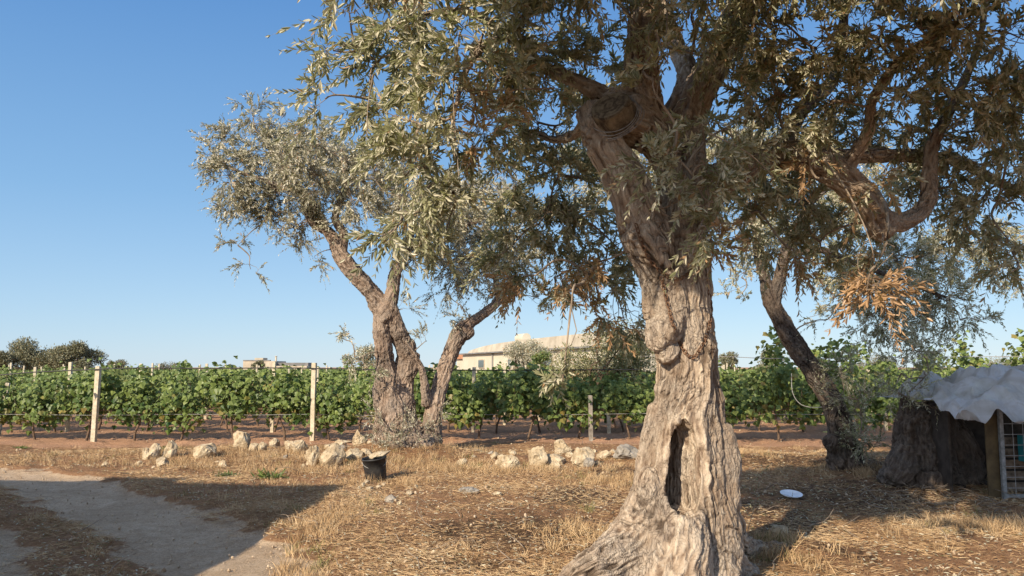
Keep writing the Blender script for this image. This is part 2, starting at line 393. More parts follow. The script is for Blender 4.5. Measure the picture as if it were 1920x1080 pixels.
def seg_dist(x, y, C):
    best = np.full(np.shape(x), 1e9)
    for a, b in zip(C[:-1], C[1:]):
        ab = b - a; t = np.clip(((x - a[0]) * ab[0] + (y - a[1]) * ab[1]) / (ab @ ab), 0, 1)
        best = np.minimum(best, np.hypot(x - a[0] - t * ab[0], y - a[1] - t * ab[1]))
    return best

def track_mask(x, y):
    n = 0.20 * vnoise(v2(x * 1.7, y * 1.7), 3) + 0.16 * vnoise(v2(x * 5, y * 5), 4)
    return np.clip(1 - (np.minimum(seg_dist(x, y, TR1) - 0.13, seg_dist(x, y, TR2)) + n - 0.36) / 0.3, 0, 1)

def soil_mask(x, y):
    n = 0.5 * vnoise(v2(x * 0.5, y * 0.5), 8) + 0.2 * vnoise(v2(x * 2, y * 2), 9)
    return np.clip((y + n - 16.6) / 0.8, 0, 1)

def gz(x, y):
    x = np.asarray(x, float); y = np.asarray(y, float)
    z = 0.05 * vnoise(v2(x * 0.35, y * 0.35), 1) + 0.025 * vnoise(v2(x * 1.3, y * 1.3), 2)
    z = z + 0.20 * np.exp(-(((x + 1.95) / 0.9) ** 2 + ((y - 15.2) / 0.9) ** 2))
    z = z + 0.12 * np.exp(-(((x - 1.25) / 0.95) ** 2 + ((y - 6.1) / 0.8) ** 2))
    z = z + 0.10 * np.exp(-(((x - 2.6) / 0.45) ** 2 + ((y - 7.1) / 0.35) ** 2))
    z = z + 0.13 * np.exp(-(((x - 5.2) / 0.7) ** 2 + ((y - 12.2) / 0.6) ** 2))
    z = z + 0.15 * np.exp(-(((x - 5.6) / 0.8) ** 2 + ((y - 11.0) / 0.6) ** 2))
    z = z + 0.09 * np.exp(-((y - 14.5 + 0.12 * x) / 0.8) ** 2) * np.clip((x + 8) / 2, 0, 1)
    z = z - 0.07 * track_mask(x, y)
    return z * np.exp(-np.maximum(np.hypot(x, y) - 60, 0) / 60)
def gzf(x, y): return float(gz(x, y))

def axis(lo, hi, step, far, g=1.16):
    a = list(np.arange(lo, hi + 1e-6, step)); s = step; b = []
    x = lo
    while x > -far: s *= g; x -= s; b.append(x)
    s = step; x = hi; c = []
    while x < far: s *= g; x += s; c.append(x)
    return np.array(b[::-1] + a + c)
gx = axis(-8.5, 10.5, 0.05, 2500); gy = axis(4.4, 18.6, 0.05, 2500)
X, Y = np.meshgrid(gx, gy); X = X.ravel(); Y = Y.ravel()
tm = track_mask(X, Y); sm = soil_mask(X, Y)
Z = gz(X, Y)
near = np.exp(-np.maximum(np.hypot(X, Y - 8) - 20, 0) / 12)
rough = 0.014 * vnoise(v2(X * 5, Y * 5), 11) + 0.010 * vnoise(v2(X * 11, Y * 11), 12)
clod = 0.035 * np.maximum(vnoise(v2(X * 3.2, Y * 5.2), 13), -0.2) + 0.02 * vnoise(v2(X * 8, Y * 8), 14)
Z = Z + near * (rough * (1 - 0.75 * tm) * (1 - sm) + clod * sm)
MUL_SHADE = []  # dark litter; the zones right of the big trunk also paint in crown shade
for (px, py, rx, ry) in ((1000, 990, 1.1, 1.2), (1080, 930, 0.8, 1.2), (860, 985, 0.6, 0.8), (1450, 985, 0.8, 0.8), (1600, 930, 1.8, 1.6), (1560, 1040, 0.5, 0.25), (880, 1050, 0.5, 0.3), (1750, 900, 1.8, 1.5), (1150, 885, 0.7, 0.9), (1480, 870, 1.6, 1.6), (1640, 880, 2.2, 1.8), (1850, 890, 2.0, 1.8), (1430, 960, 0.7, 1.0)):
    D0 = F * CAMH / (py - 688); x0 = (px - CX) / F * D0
    MUL_SHADE.append((x0, D0, rx, ry))
def mulch_and_shade(x, y):
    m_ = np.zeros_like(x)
    for (x0, D0, rx, ry) in MUL_SHADE: m_ = np.maximum(m_, np.exp(-((x - x0) / rx) ** 2 - ((y - D0) / ry) ** 2))
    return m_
mu = mulch_and_shade(X, Y) * 0.85 - 0.05
nxg, nyg = len(gx), len(gy)
ii = (np.arange(nyg - 1)[:, None] * nxg + np.arange(nxg - 1)[None]).ravel()
FQ = np.stack([ii, ii + 1, ii + nxg + 1, ii + nxg], -1)
fc = FQ[:, 0]
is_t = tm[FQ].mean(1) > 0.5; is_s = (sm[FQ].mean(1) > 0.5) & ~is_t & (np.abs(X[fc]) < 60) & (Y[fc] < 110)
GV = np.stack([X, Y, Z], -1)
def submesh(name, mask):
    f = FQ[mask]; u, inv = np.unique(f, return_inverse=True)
    me = mesh_np(name, GV[u], [inv.reshape(f.shape)], dict(track=tm[u], soil=sm[u], mulch_and_shade=mu[u]), True)
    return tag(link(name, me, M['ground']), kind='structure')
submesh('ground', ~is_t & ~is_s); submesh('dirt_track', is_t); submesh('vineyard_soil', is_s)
# ------------------------------------------------------------------ leaves and trees
def blade_mesh(B, A, N, L, W, six=True):
    """leaf blades: base B, axis A, normal N, length L, width W (all arrays)"""
    S = np.cross(N, A); n = len(B); L = L[:, None]; W = W[:, None]
    if six:
        up = N * (W * 0.22)
        V = np.stack([B, B + A * L * 0.33 + S * W * 0.5 + up, B + A * L * 0.70 + S * W * 0.38 + up * 0.6, B + A * L - N * L * 0.06,
                      B + A * L * 0.70 - S * W * 0.38 + up * 0.6, B + A * L * 0.33 - S * W * 0.5 + up], 1).reshape(-1, 3)
        b = (np.arange(n) * 6)[:, None]
        return V, [b + np.array([[0, 1, 2, 3]]), b + np.array([[0, 3, 4, 5]])], 6
    V = np.stack([B, B + A * L * 0.45 + S * W * 0.5, B + A * L, B + A * L * 0.45 - S * W * 0.5], 1).reshape(-1, 3)
    return V, [(np.arange(n) * 4)[:, None] + np.array([[0, 1, 2, 3]])], 4

def twig_leaves(S, D, L, rg, nodes=11, leaf=(0.05, 0.011), droop=0.3, brown=None, six=True, sides=3, thick=0.0016):
    """twigs with opposite leaf pairs. returns leaf mesh data and twig tube data"""
    T = len(S); bend = rg.normal(0, 0.18, (T, 3)); bend[:, 2] -= droop
    def pt(u): return S[:, None] + D[:, None] * (L[:, None, None] * u[..., None]) + bend[:, None] * (L[:, None, None] * (u ** 2)[..., None])
    u = np.clip((np.arange(nodes) + 1.0) / nodes, 0, 1)[None].repeat(T, 0) + rg.normal(0, 0.015, (T, nodes))
    P = pt(u); Tn = norm(D[:, None] + 2 * bend[:, None] * u[..., None])
    ref = norm(rg.normal(0, 1, (T, 1, 3))).repeat(nodes, 1)
    A = norm(np.cross(Tn, ref)); Bn = np.cross(Tn, A)
    ph = (np.arange(nodes)[None] * (math.pi / 2)) + rg.normal(0, 0.35, (T, nodes))
    lb, la, ln, ll, lr, ld = [], [], [], [], [], []
    tr = rg.random((T, 1)).repeat(nodes, 1)
    for s in (1, -1):
        side = s * (np.cos(ph)[..., None] * A + np.sin(ph)[..., None] * Bn)
        ang = rg.uniform(0.5, 1.05, (T, nodes, 1)) * (1 - 0.45 * (u[..., None]))
        ax = norm(Tn * np.cos(ang) + side * np.sin(ang) + rg.normal(0, 0.12, (T, nodes, 3)))
        nn = norm(np.cross(np.cross(ax, Tn) * 1.0, ax) + rg.normal(0, 0.3, (T, nodes, 3)))
        nn = norm(nn - ax * np.sum(nn * ax, -1, keepdims=True))
        keep = rg.random((T, nodes)) < 0.9
        lb.append(P[keep]); la.append(ax[keep]); ln.append(nn[keep])
        ll.append((leaf[0] * rg.uniform(0.65, 1.25, (T, nodes)) * (1 - 0.35 * (u > 0.85)))[keep])
        lr.append(np.clip(tr * 0.5 + 0.5 * rg.random((T, nodes)), 0, 1)[keep])
        br = np.zeros(T) if brown is None else brown
        ld.append((rg.random((T, nodes)) < br[:, None])[keep].astype(float))
    lb, la, ln = map(np.concatenate, (lb, la, ln)); ll, lr, ld = map(np.concatenate, (ll, lr, ld))
    V, fl, nv = blade_mesh(lb, la, ln, ll, ll * (leaf[1] / leaf[0]) * rg.uniform(0.8, 1.25, len(ll)), six)
    leafd = (V, fl, np.repeat(lr, nv), np.repeat(ld, nv))
    us = np.linspace(0, 1, 4)[None].repeat(T, 0)
    TP = pt(us); tw = many_tubes(TP, np.linspace(thick, thick * 0.45, 4)[None].repeat(T, 0), sides)
    return leafd, tw

def curve_links(A, B, K, rg, wob=0.12, sag=0.0):
    """curved links from points A to B (N,3) -> (N,K,3)"""
    u = np.linspace(0, 1, K)[None, :, None]; d = np.linalg.norm(B - A, axis=1)[:, None, None]
    o = rg.normal(0, wob, (len(A), 1, 3)); o2 = rg.normal(0, wob * 0.5, (len(A), 1, 3)); o2v = np.sin(u * 2 * math.pi)
    return A[:, None] * (1 - u) + B[:, None] * u + np.sin(u * math.pi) * (o * d + np.array([0, 0, sag]) * d) + o2v * o2 * d

def crown(blobs, skel, rg, spray_vol=0.05, twigs_per=7, tl=(0.16, 0.34), leaf=(0.05, 0.011), nodes=11, six=True, droop=0.3, spread=0.16, thick=0.0016):
    """blobs: (center(3), radii(3), amount, brown). skel: (n,3) points on limbs, to which boughs attach.
    returns leaf mesh, branch tubes"""
    leaves, tubes_ = [], []
    sk = np.asarray(skel)
    ctr = np.array([b[0] for b in blobs])
    dist = np.linalg.norm(ctr[:, None] - sk[None], axis=-1) + 0.6 * np.maximum(sk[None, :, 2] - ctr[:, None, 2], 0)
    order = np.argsort(dist.min(1)); nodes_pts = sk.copy()
    for bi in order:
        c, rad, amount, brown = blobs[bi]
        c = np.array(c, float); rad = np.array(rad, float)
        i = np.argmin(np.linalg.norm(nodes_pts - c, axis=1)); a = nodes_pts[i]
        bough = curve_links(a[None], c[None], 9, rg, 0.10, 0.05)
        dd = np.linalg.norm(c - a); r0 = 0.008 + 0.011 * min(dd, 1.5)
        tubes_.append(many_tubes(bough, np.linspace(r0, 0.005, 9)[None], 5))
        n = max(2, int(amount * rad[0] * rad[1] * rad[2] * 4.19 / spray_vol))
        q = norm(rg.normal(0, 1, (n, 3))) * (rg.random((n, 1)) ** 0.45)
        p = c + q * rad
        nodes_pts = np.vstack([nodes_pts, bough[0], ])
        st = bough[0][rg.integers(4, 9, n)]
        br = curve_links(st, p, 6, rg, 0.14, 0.06)
        tubes_.append(many_tubes(br, np.linspace(0.0042, 0.0022, 6)[None].repeat(n, 0), 4))
        out = norm(0.8 * norm(q * np.array([1, 1, 0.8])) + 0.5 * norm(p - st) + rg.normal(0, 0.35, (n, 3)))
        S = np.repeat(p, twigs_per, 0) + rg.normal(0, spread * 0.4, (n * twigs_per, 3))
        root = np.repeat(br[:, 5], twigs_per, 0)
        Dv = norm(np.repeat(out, twigs_per, 0) + rg.normal(0, 0.55, (n * twigs_per, 3)))
        S = root * 0.65 + S * 0.35
        L = rg.uniform(tl[0], tl[1], n * twigs_per)
        bro = np.clip(np.full(n * twigs_per, brown) + 0.02, 0, 1)
        lf, tw = twig_leaves(S, Dv, L, rg, nodes, leaf, droop, bro, six, 3, thick)
        leaves.append(lf); tubes_.append(tw)
        tubes_.append(many_tubes(curve_links(root, S, 3, rg, 0.02), np.full((len(S), 3), thick), 3))
    return leaves, tubes_

def leaf_obj(leaves, mat, parent, name='foliage'):
    V, fl = merge_parts([(a, b) for a, b, _, _ in leaves])
    me = mesh_np(name, V, fl, dict(lr=np.concatenate([x[2] for x in leaves]), ld=np.concatenate([x[3] for x in leaves])))
    return link(name, me, mat, parent)

def tubes_obj(tubes_, mat, parent, name='branches'):
    V, fl = merge_parts([(a, [b]) for a, b in tubes_])
    return link(name, mesh_np(name, V, fl, None, True), mat, parent)

def gnarled(name, limbs, mat, parent, voxel=0.012, amp=0.03, cutters=(), lumps=(), seed=1, fine=0.006, base_rough=0.0, ground=0.0):
    """limbs: list of control rows (x,y,z,r). All are fused by voxel remesh and then carved by noise along the grain"""
    tl, SP, ST, SA, SB, SS, SR = [], [], [], [], [], [], []
    for ctl in limbs:
        ctl = np.array(ctl, float); ln = np.linalg.norm(np.diff(ctl[:, :3], axis=0), axis=1).sum()
        n = max(6, int(ln / 0.03)); Q = catmull(ctl, n); P = Q[:, :3]; r = np.maximum(Q[:, 3], 0.008)
        T, A, B = frames(P); s = np.concatenate([[0], np.cumsum(np.linalg.norm(np.diff(P, axis=0), axis=1))])
        tl.append((P, r, 14)); SP.append(P); ST.append(T); SA.append(A); SB.append(B); SS.append(s + 3.1 * len(SS)); SR.append(r)
    V, Q, T = join_tubes(tl)
    parts = [(V, [Q, T])]
    for (c, rad) in lumps:
        bm = bmesh.new(); bmesh.ops.create_icosphere(bm, subdivisions=3, radius=1)
        vv = np.array([v.co[:] for v in bm.verts]) * np.array(rad) + np.array(c)
        parts.append((vv, [np.array([[v.index for v in f.verts] for f in bm.faces])])); bm.free()
    V, fl = merge_parts(parts)
    ob = link(name + '_tmp', mesh_np('tmp', V, fl))
    md = ob.modifiers.new('r', 'REMESH'); md.mode = 'VOXEL'; md.voxel_size = voxel * (1.6 if cutters else 1)
    tmp = []
    for cm in cutters:
        co = link('cut_tmp', cm); tmp.append(co)
        b = ob.modifiers.new('b', 'BOOLEAN'); b.operation = 'DIFFERENCE'; b.object = co; b.solver = 'EXACT'
    if cutters:
        md = ob.modifiers.new('r2', 'REMESH'); md.mode = 'VOXEL'; md.voxel_size = voxel
    dg = bpy.context.evaluated_depsgraph_get(); dg.update()
    me = bpy.data.meshes.new_from_object(ob.evaluated_get(dg)); me.name = name
    for t_ in [ob] + tmp:
        bpy.data.objects.remove(t_)
    n = len(me.vertices); co = np.empty(n * 3, np.float32); me.vertices.foreach_get('co', co); co = co.reshape(-1, 3).astype(float)
    # edge-based smoothing
    ne = len(me.edges); ev = np.empty(ne * 2, np.int32); me.edges.foreach_get('vertices', ev); ev = ev.reshape(-1, 2)
    deg = np.bincount(ev.ravel(), minlength=n)[:, None]
    def smooth(c, it):
        for _ in range(it):
            a = np.zeros_like(c); np.add.at(a, ev[:, 0], c[ev[:, 1]]); np.add.at(a, ev[:, 1], c[ev[:, 0]])
            c = c * 0.4 + 0.6 * a / np.maximum(deg, 1)
        return c
    co = smooth(co, 4)
    # every limb near a vertex gives its own grain; blended by nearness so that no seam shows
    nl_ = len(SP); INFO = []; m1 = np.full(n, 1e9)
    for li in range(nl_):
        P_, T_, A_0, B_0, S_, R_ = SP[li], ST[li], SA[li], SB[li], SS[li], SR[li]; m_ = len(P_)
        lo_, hi_ = P_.min(0) - 3 * R_.max(), P_.max(0) + 3 * R_.max()
        sel = np.where(np.all((co > lo_) & (co < hi_), axis=1))[0]
        if not len(sel): INFO.append(None); continue
        q_ = co[sel]; st_ = max(1, m_ // 60); Pc = P_[::st_]
        jj = np.concatenate([np.argmin((a_ ** 2).sum(1)[:, None] - 2 * a_ @ Pc.T + (Pc ** 2).sum(1)[None], axis=1) for a_ in np.array_split(q_, max(1, len(q_) // 40000))]) * st_
        h_ = (S_[-1] - S_[0]) / max(m_ - 1, 1)
        for _ in range(2):
            al = np.sum((q_ - P_[jj]) * T_[jj], -1); fj = np.clip(jj + al / h_, 0, m_ - 1.001); jj = np.clip(np.round(fj).astype(int), 0, m_ - 1)
        j0 = np.floor(fj).astype(int); f_ = (fj - j0)[:, None]; j1 = np.minimum(j0 + 1, m_ - 1)
        L_ = lambda a: a[j0] * (1 - f_) + a[j1] * f_
        pc = L_(P_); ac = L_(A_0); b_c = L_(B_0); tc_ = L_(T_); rc = R_[j0] * (1 - f_[:, 0]) + R_[j1] * f_[:, 0]; sc_2 = S_[j0] * (1 - f_[:, 0]) + S_[j1] * f_[:, 0]
        rel = q_ - pc; al = np.sum(rel * tc_, -1); met = np.linalg.norm(rel, axis=1) / np.maximum(rc, 0.02)
        INFO.append((sel, met, np.stack([np.sum(rel * ac, -1), np.sum(rel * b_c, -1), (sc_2 + al) * 0.2], -1), rc))
        m1[sel] = np.minimum(m1[sel], met)
    me.vertices.foreach_set('co', co.astype(np.float32).ravel()); me.update()
    nr = np.empty(n * 3, np.float32); me.vertices.foreach_get('normal', nr); nr = nr.reshape(-1, 3)
    warp = np.stack([vnoise(co * 2.5, seed + 50), vnoise(co * 2.5, seed + 51), vnoise(co * 2.5, seed + 52)], -1) * 0.06
    warp += np.stack([vnoise(co * 9, seed + 53), vnoise(co * 9, seed + 54), vnoise(co * 9, seed + 55)], -1) * 0.014
    lump = fbm(co * 3.0, seed + 2, 3)
    W_ = np.zeros(n); disp = np.zeros(n); bn = np.zeros(n); bc = np.zeros(n); bb = np.zeros(n); rr = np.zeros(n)
    for inf in INFO:
        if inf is None: continue
        sel, met, c, rc = inf; w_ = np.clip(1 - (met - m1[sel]) / 0.4, 0, 1) ** 2; ok = w_ > 0
        sel, c, rc, w_ = sel[ok], c[ok] + warp[sel[ok]], rc[ok], w_[ok]; A_ = np.minimum(amp, 0.22 * rc)
        v1, v2_ = vnoise(c * 6.5, seed), vnoise(c * 15, seed + 1)
        cr1 = np.exp(-(vnoise(c * np.array([9, 9, 12.]), seed + 20) / 0.06) ** 2); cr2 = np.exp(-(vnoise(c * np.array([22, 22, 30.]) + 3, seed + 21) / 0.09) ** 2); cr3 = np.exp(-(vnoise(c * np.array([44, 44, 75.]) + 3, seed + 22) / 0.13) ** 2)
        f1 = vnoise(c * 38, seed + 3); f3 = vnoise(c * 75, seed + 4)
        d_ = A_ * (0.5 * (1 - 2 * np.abs(v1)) + 0.3 * (1 - 2 * np.abs(v2_))) - A_ * 0.28 * cr1 - A_ * 0.2 * cr2 - fine * 1.1 * cr3 + fine * 0.8 * f1 + fine * 0.6 * f3
        disp[sel] += w_ * d_; bn[sel] += w_ * (0.5 + 0.3 * f1 + 0.3 * f3); bc[sel] += w_ * np.clip(0.8 * cr1 + 0.6 * cr2 + 0.55 * cr3, 0, 1); bb[sel] += w_ * (0.5 + 0.5 * v1); rr[sel] += w_ * rc; W_[sel] += w_
    W_ = np.maximum(W_, 1e-6); disp /= W_; bn /= W_; bc /= W_; bb /= W_; rr /= W_
    bc *= np.clip(0.55 + 0.9 * vnoise(co * 3.3, seed + 30), 0.1, 1)
    disp += np.minimum(amp, 0.22 * rr) * (0.9 * lump) + fine * 0.8 * vnoise(co * 24, seed + 31)
    if base_rough:
        w_ = np.clip(1 - (co[:, 2] - ground) / 0.75, 0, 1)
        pit = 1 - np.abs(vnoise(co * 9 + 5, seed + 9)) * 2.2; pit2 = vnoise(co * 20, seed + 10)
        disp += w_ * base_rough * (pit * 0.8 + pit2 * 0.5 + fbm(co * 4.5, seed + 12, 3) * 1.2)
    co = co + nr * disp[:, None]
    me.vertices.foreach_set('co', co.astype(np.float32).ravel())
    for nm_, v_ in (('bn', bn), ('bc', bc), ('bb', bb)):
        at_ = me.attributes.new(nm_, 'FLOAT', 'POINT'); at_.data.foreach_set('value', v_.astype(np.float32))
    me.polygons.foreach_set('use_smooth', np.ones(len(me.polygons), bool)); me.update()
    skel = [p_[int(len(p_) * 0.35):] for p_ in SP]
    return link(name, me, mat, parent), skel

def limb(*rows, D=None):
    """rows: (px, py, D, radius in px at that depth)"""
    out = []
    for r_ in rows:
        p = at(r_[0], r_[1], r_[2]); out.append((*p, r_[3] * r_[2] / F))
    return out
def blob(px, py, D, rx, rz, ry=None, amount=1.0, brown=0.0):
    """radii in photo pixels (rx, rz); depth radius in metres"""
    c = at(px, py, D); k_ = D / F
    return (c, (rx * k_, ry if ry else 0.6 * (rx + rz) * 0.5 * k_ + 0.12, rz * k_), amount, brown)
def local(o, root):
    o.location = (0, 0, 0)
    me = o.data; me.transform(Matrix.Translation(-root.location)); return o

# ======================= main olive tree
rg = np.random.default_rng(11)
base = Vector((1.27, 6.1, 0.02))
t1 = empty('olive_tree', base, 'huge gnarled old olive with a slit hollow and rusty chain in front', 'olive tree', 'olive trees')
L1 = [
    limb((1275, 1150, 6.1, 118), (1277, 1060, 6.1, 108), (1284, 985, 6.1, 98), (1286, 920, 6.1, 93), (1286, 850, 6.1, 77), (1289, 780, 6.1, 66), (1290, 700, 6.1, 55), (1288, 620, 6.1, 49), (1283, 550, 6.1, 47), (1280, 490, 6.1, 49), (1282, 430, 6.1, 45), (1288, 360, 6.15, 43), (1285, 290, 6.2, 36)),
    # left limb of the fork
    limb((1262, 620, 6.05, 40), (1247, 540, 6.0, 42), (1225, 470, 5.95, 44), (1198, 400, 5.9, 40), (1166, 330, 5.85, 36), (1138, 280, 5.8, 34), (1118, 240, 5.8, 30), (1108, 205, 5.85, 26)),
    # bridge across to the sawn limb, then up
    limb((1275, 400, 6.3, 34), (1262, 320, 6.3, 34), (1228, 250, 6.2, 38), (1208, 180, 6.05, 34), (1205, 100, 6.0, 34), (1212, 20, 5.95, 30), (1200, -80, 5.9, 25), (1180, -200, 5.8, 18), (1150, -330, 5.6, 11)),
    limb((1225, 255, 6.05, 40), (1190, 232, 5.95, 42), (1165, 218, 5.8, 38)),
    limb((1165, 225, 5.95, 38), (1130, 245, 5.85, 34), (1110, 262, 5.8, 30)),
    # right leaning limb upwards
    limb((1285, 300, 6.25, 36), (1292, 220, 6.3, 33), (1322, 150, 6.3, 30), (1362, 70, 6.4, 27), (1392, 10, 6.4, 30), (1440, -90, 6.3, 24), (1500, -190, 6.0, 17), (1540, -300, 5.8, 10)),
    limb((1250, 250, 6.2, 26), (1290, 150, 6.5, 20), (1270, 90, 6.8, 16), (1240, 10, 7.0, 13), (1230, -60, 7.1, 9)),
    # limb to the upper left
    limb((1165, 215, 6.0, 22), (1120, 175, 6.1, 17), (1075, 150, 6.2, 14), (1010, 120, 6.3, 12), (940, 60, 6.3, 10), (870, 20, 6.2, 8), (790, 30, 6.1, 6), (720, 60, 6.1, 4)),
    limb((1108, 215, 5.85, 14), (1080, 250, 6.2, 10), (1040, 262, 6.6, 8), (990, 250, 6.9, 6), (930, 290, 7.0, 4)),
    limb((940, 60, 6.3, 9), (885, 110, 5.9, 8), (862, 170, 5.7, 6), (850, 230, 5.6, 5), (853, 300, 5.6, 3)),
    # big right limb
    limb((1292, 420, 6.15, 42), (1332, 350, 6.2, 32), (1395, 312, 6.25, 27), (1470, 288, 6.35, 26), (1540, 305, 6.4, 28), (1600, 352, 6.4, 29), (1638, 395, 6.4, 30), (1655, 425, 6.4, 22)),
    limb((1640, 400, 6.4, 20), (1690, 415, 6.4, 17), (1735, 385, 6.4, 15), (1742, 330, 6.4, 14), (1750, 270, 6.45, 11), (1790, 190, 6.5, 9), (1830, 100, 6.5, 7), (1850, 0, 6.4, 5)),
    limb((1530, 300, 6.4, 18), (1610, 292, 6.6, 14), (1700, 292, 6.8, 12), (1790, 300, 7.0, 10), (1870, 340, 7.0, 8), (1960, 380, 7.0, 6)),
    limb((1470, 285, 6.4, 18), (1500, 210, 6.7, 15), (1560, 150, 7.0, 12), (1580, 60, 7.2, 10), (1590, -60, 7.3, 7)),
    limb((1580, 330, 6.4, 14), (1625, 250, 6.2, 12), (1640, 180, 6.0, 10), (1690, 110, 5.8, 8), (1760, 60, 5.6, 6), (1820, -20, 5.5, 4)),
    # roots and flare
    limb((1240, 900, 6.05, 44), (1215, 985, 5.9, 52), (1180, 1040, 5.75, 58), (1120, 1080, 5.6, 50), (1060, 1125, 5.5, 44), (1000, 1170, 5.4, 36)),
    limb((1230, 960, 5.95, 50), (1200, 1060, 5.75, 60), (1165, 1160, 5.5, 50)),
    limb((1330, 900, 6.0, 44), (1345, 990, 5.9, 42), (1345, 1080, 5.75, 40), (1365, 1170, 5.5, 34)),
    limb((1270, 960, 5.85, 54), (1265, 1060, 5.6, 62), (1260, 1170, 5.35, 56)),
    limb((1340, 940, 6.2, 40), (1372, 1015, 6.5, 28), (1415, 1030, 6.9, 14), (1475, 1030, 7.1, 11), (1540, 1040, 7.3, 6)),
    limb((1350, 1060, 6.0, 40), (1400, 1085, 6.2, 22), (1460, 1110, 6.3, 12)),
    limb((1345, 800, 6.05, 24), (1357, 880, 6.0, 30), (1352, 950, 5.95, 30), (1350, 1020, 5.95, 34)),
    limb((1235, 760, 6.1, 20), (1222, 850, 6.05, 26), (1215, 930, 6.0, 30), (1210, 1010, 5.9, 30)),
]
def cutter():
    # teardrop shaped hollow running up the front of the trunk
    rows = [(1284, 796, 12), (1286, 812, 20), (1285, 840, 25), (1281, 875, 29), (1277, 910, 31), (1276, 938, 34), (1277, 960, 28)]
    V, fl = [], []
    n = 14; m = len(rows)
    for (px, py, hw) in rows:
        for i in range(n):
            th = 2 * math.pi * i / n
            p = at(px, py, 5.82); k_ = 5.82 / F
            V.append((p[0] + math.cos(th) * hw * k_ - 0.05 * (math.sin(th) > 0) * math.sin(th), p[1] + math.sin(th) * 0.36, p[2]))
    for j in range(m - 1):
        for i in range(n):
            fl.append((j * n + i, (j + 1) * n + i, (j + 1) * n + (i + 1) % n, j * n + (i + 1) % n))
    V.append(tuple(at(1283, 784, 5.85))); V.append(tuple(at(1268, 972, 5.85)))
    tr_ = [(m * n, i, (i + 1) % n) for i in range(n)] + [(m * n + 1, (m - 1) * n + (i + 1) % n, (m - 1) * n + i) for i in range(n)]
    me = mesh_np('cut', np.array(V), [np.array(fl), np.array(tr_)])
    bm = bmesh.new(); bm.from_mesh(me); bmesh.ops.recalc_face_normals(bm, faces=bm.faces); bm.to_mesh(me); bm.free()
    return me
k1 = 6.0 / F
lum = [(at(1246, 620, 5.88), (29 * k1, 26 * k1, 25 * k1)), (at(1236, 636, 5.88), (20 * k1, 22 * k1, 18 * k1)), (at(1256, 598, 5.9), (26 * k1, 22 * k1, 20 * k1)), (at(1250, 655, 5.92), (18 * k1, 18 * k1, 22 * k1)), (at(1222, 556, 6.08), (17 * k1, 22 * k1, 24 * k1)), (at(1228, 585, 6.0), (14 * k1, 20 * k1, 18 * k1)), (at(1362, 935, 5.98), (28 * k1, 30 * k1, 40 * k1)),
       (at(1215, 915, 5.9), (24 * k1, 30 * k1, 40 * k1)), (at(1160, 205, 5.9), (36 * k1, 30 * k1, 40 * k1)), (at(1652, 425, 6.4), (26 * k1, 24 * k1, 26 * k1))]
trunk, skel = gnarled('trunk', L1, M['bark'], t1, voxel=0.0072, amp=0.038, cutters=[cutter()], lumps=lum, seed=21, fine=0.006, base_rough=0.022)
local(trunk, t1)
# sawn face of the cut limb
cf = at(1150, 212, 5.66); nrm = Vector((-0.42, -0.72, 0.5)).normalized()
bm = bmesh.new(); bmesh.ops.create_cone(bm, cap_ends=True, segments=28, radius1=0.158, radius2=0.138, depth=0.16)
for v in bm.verts:
    a_ = math.atan2(v.co.y, v.co.x); v.co.x *= 1 + 0.06 * math.sin(2 * a_ + 1) + 0.03 * math.sin(5 * a_); v.co.y *= 1 + 0.05 * math.sin(3 * a_)
bmesh.ops.bevel(bm, geom=[e for e in bm.edges if abs(e.verts[0].co.z - e.verts[1].co.z) < 1e-4 and e.verts[0].co.z > 0], offset=0.008, segments=2, affect='EDGES')
me = bpy.data.meshes.new('sawn_end'); bm.to_mesh(me); bm.free()
se = link('sawn_end', me, M['cut_wood'], t1); se.rotation_euler = nrm.to_track_quat('Z', 'Y').to_euler(); se.location = Vector(cf) - base

B1 = []
def add(*a, **kw): B1.append(blob(*a, **kw))
# sunlit cascade on the left
for (px, py, D, rx, rz) in ((655, 25, 6.4, 55, 38), (625, 95, 6.3, 45, 34), (610, 185, 6.2, 42, 34), (700, 110, 6.5, 60, 50), (690, 185, 6.4, 50, 40), (745, 40, 6.1, 60, 48), (815, 20, 6.0, 60, 50), (770, 110, 6.3, 55, 55),
                            (740, 215, 5.9, 55, 40), (725, 275, 6.0, 42, 36), (790, 235, 5.8, 60, 60), (760, 330, 5.8, 50, 50), (800, 300, 6.2, 60, 50), (745, 400, 5.8, 32, 34), (790, 395, 5.9, 45, 42), (720, 440, 5.6, 26, 26),
                            (850, 360, 6.0, 50, 50), (840, 130, 5.8, 55, 55), (900, 80, 5.8, 60, 60), (900, 240, 6.1, 55, 60), (880, 20, 5.9, 60, 45), (950, 150, 5.9, 55, 60), (830, 460, 6.6, 40, 40), (960, 30, 5.8, 60, 45)):
    add(px, py, D, rx, rz, amount=1.15)
NC = len(B1)
add(1025, 165, 6.0, 40, 30, amount=0.9, brown=0.0); add(925, 190, 5.8, 38, 26, amount=0.8, brown=0.8); add(980, 90, 6.4, 55, 60, amount=1.2)
add(880, 255, 5.7, 28, 22, amount=0.7, brown=0.7)
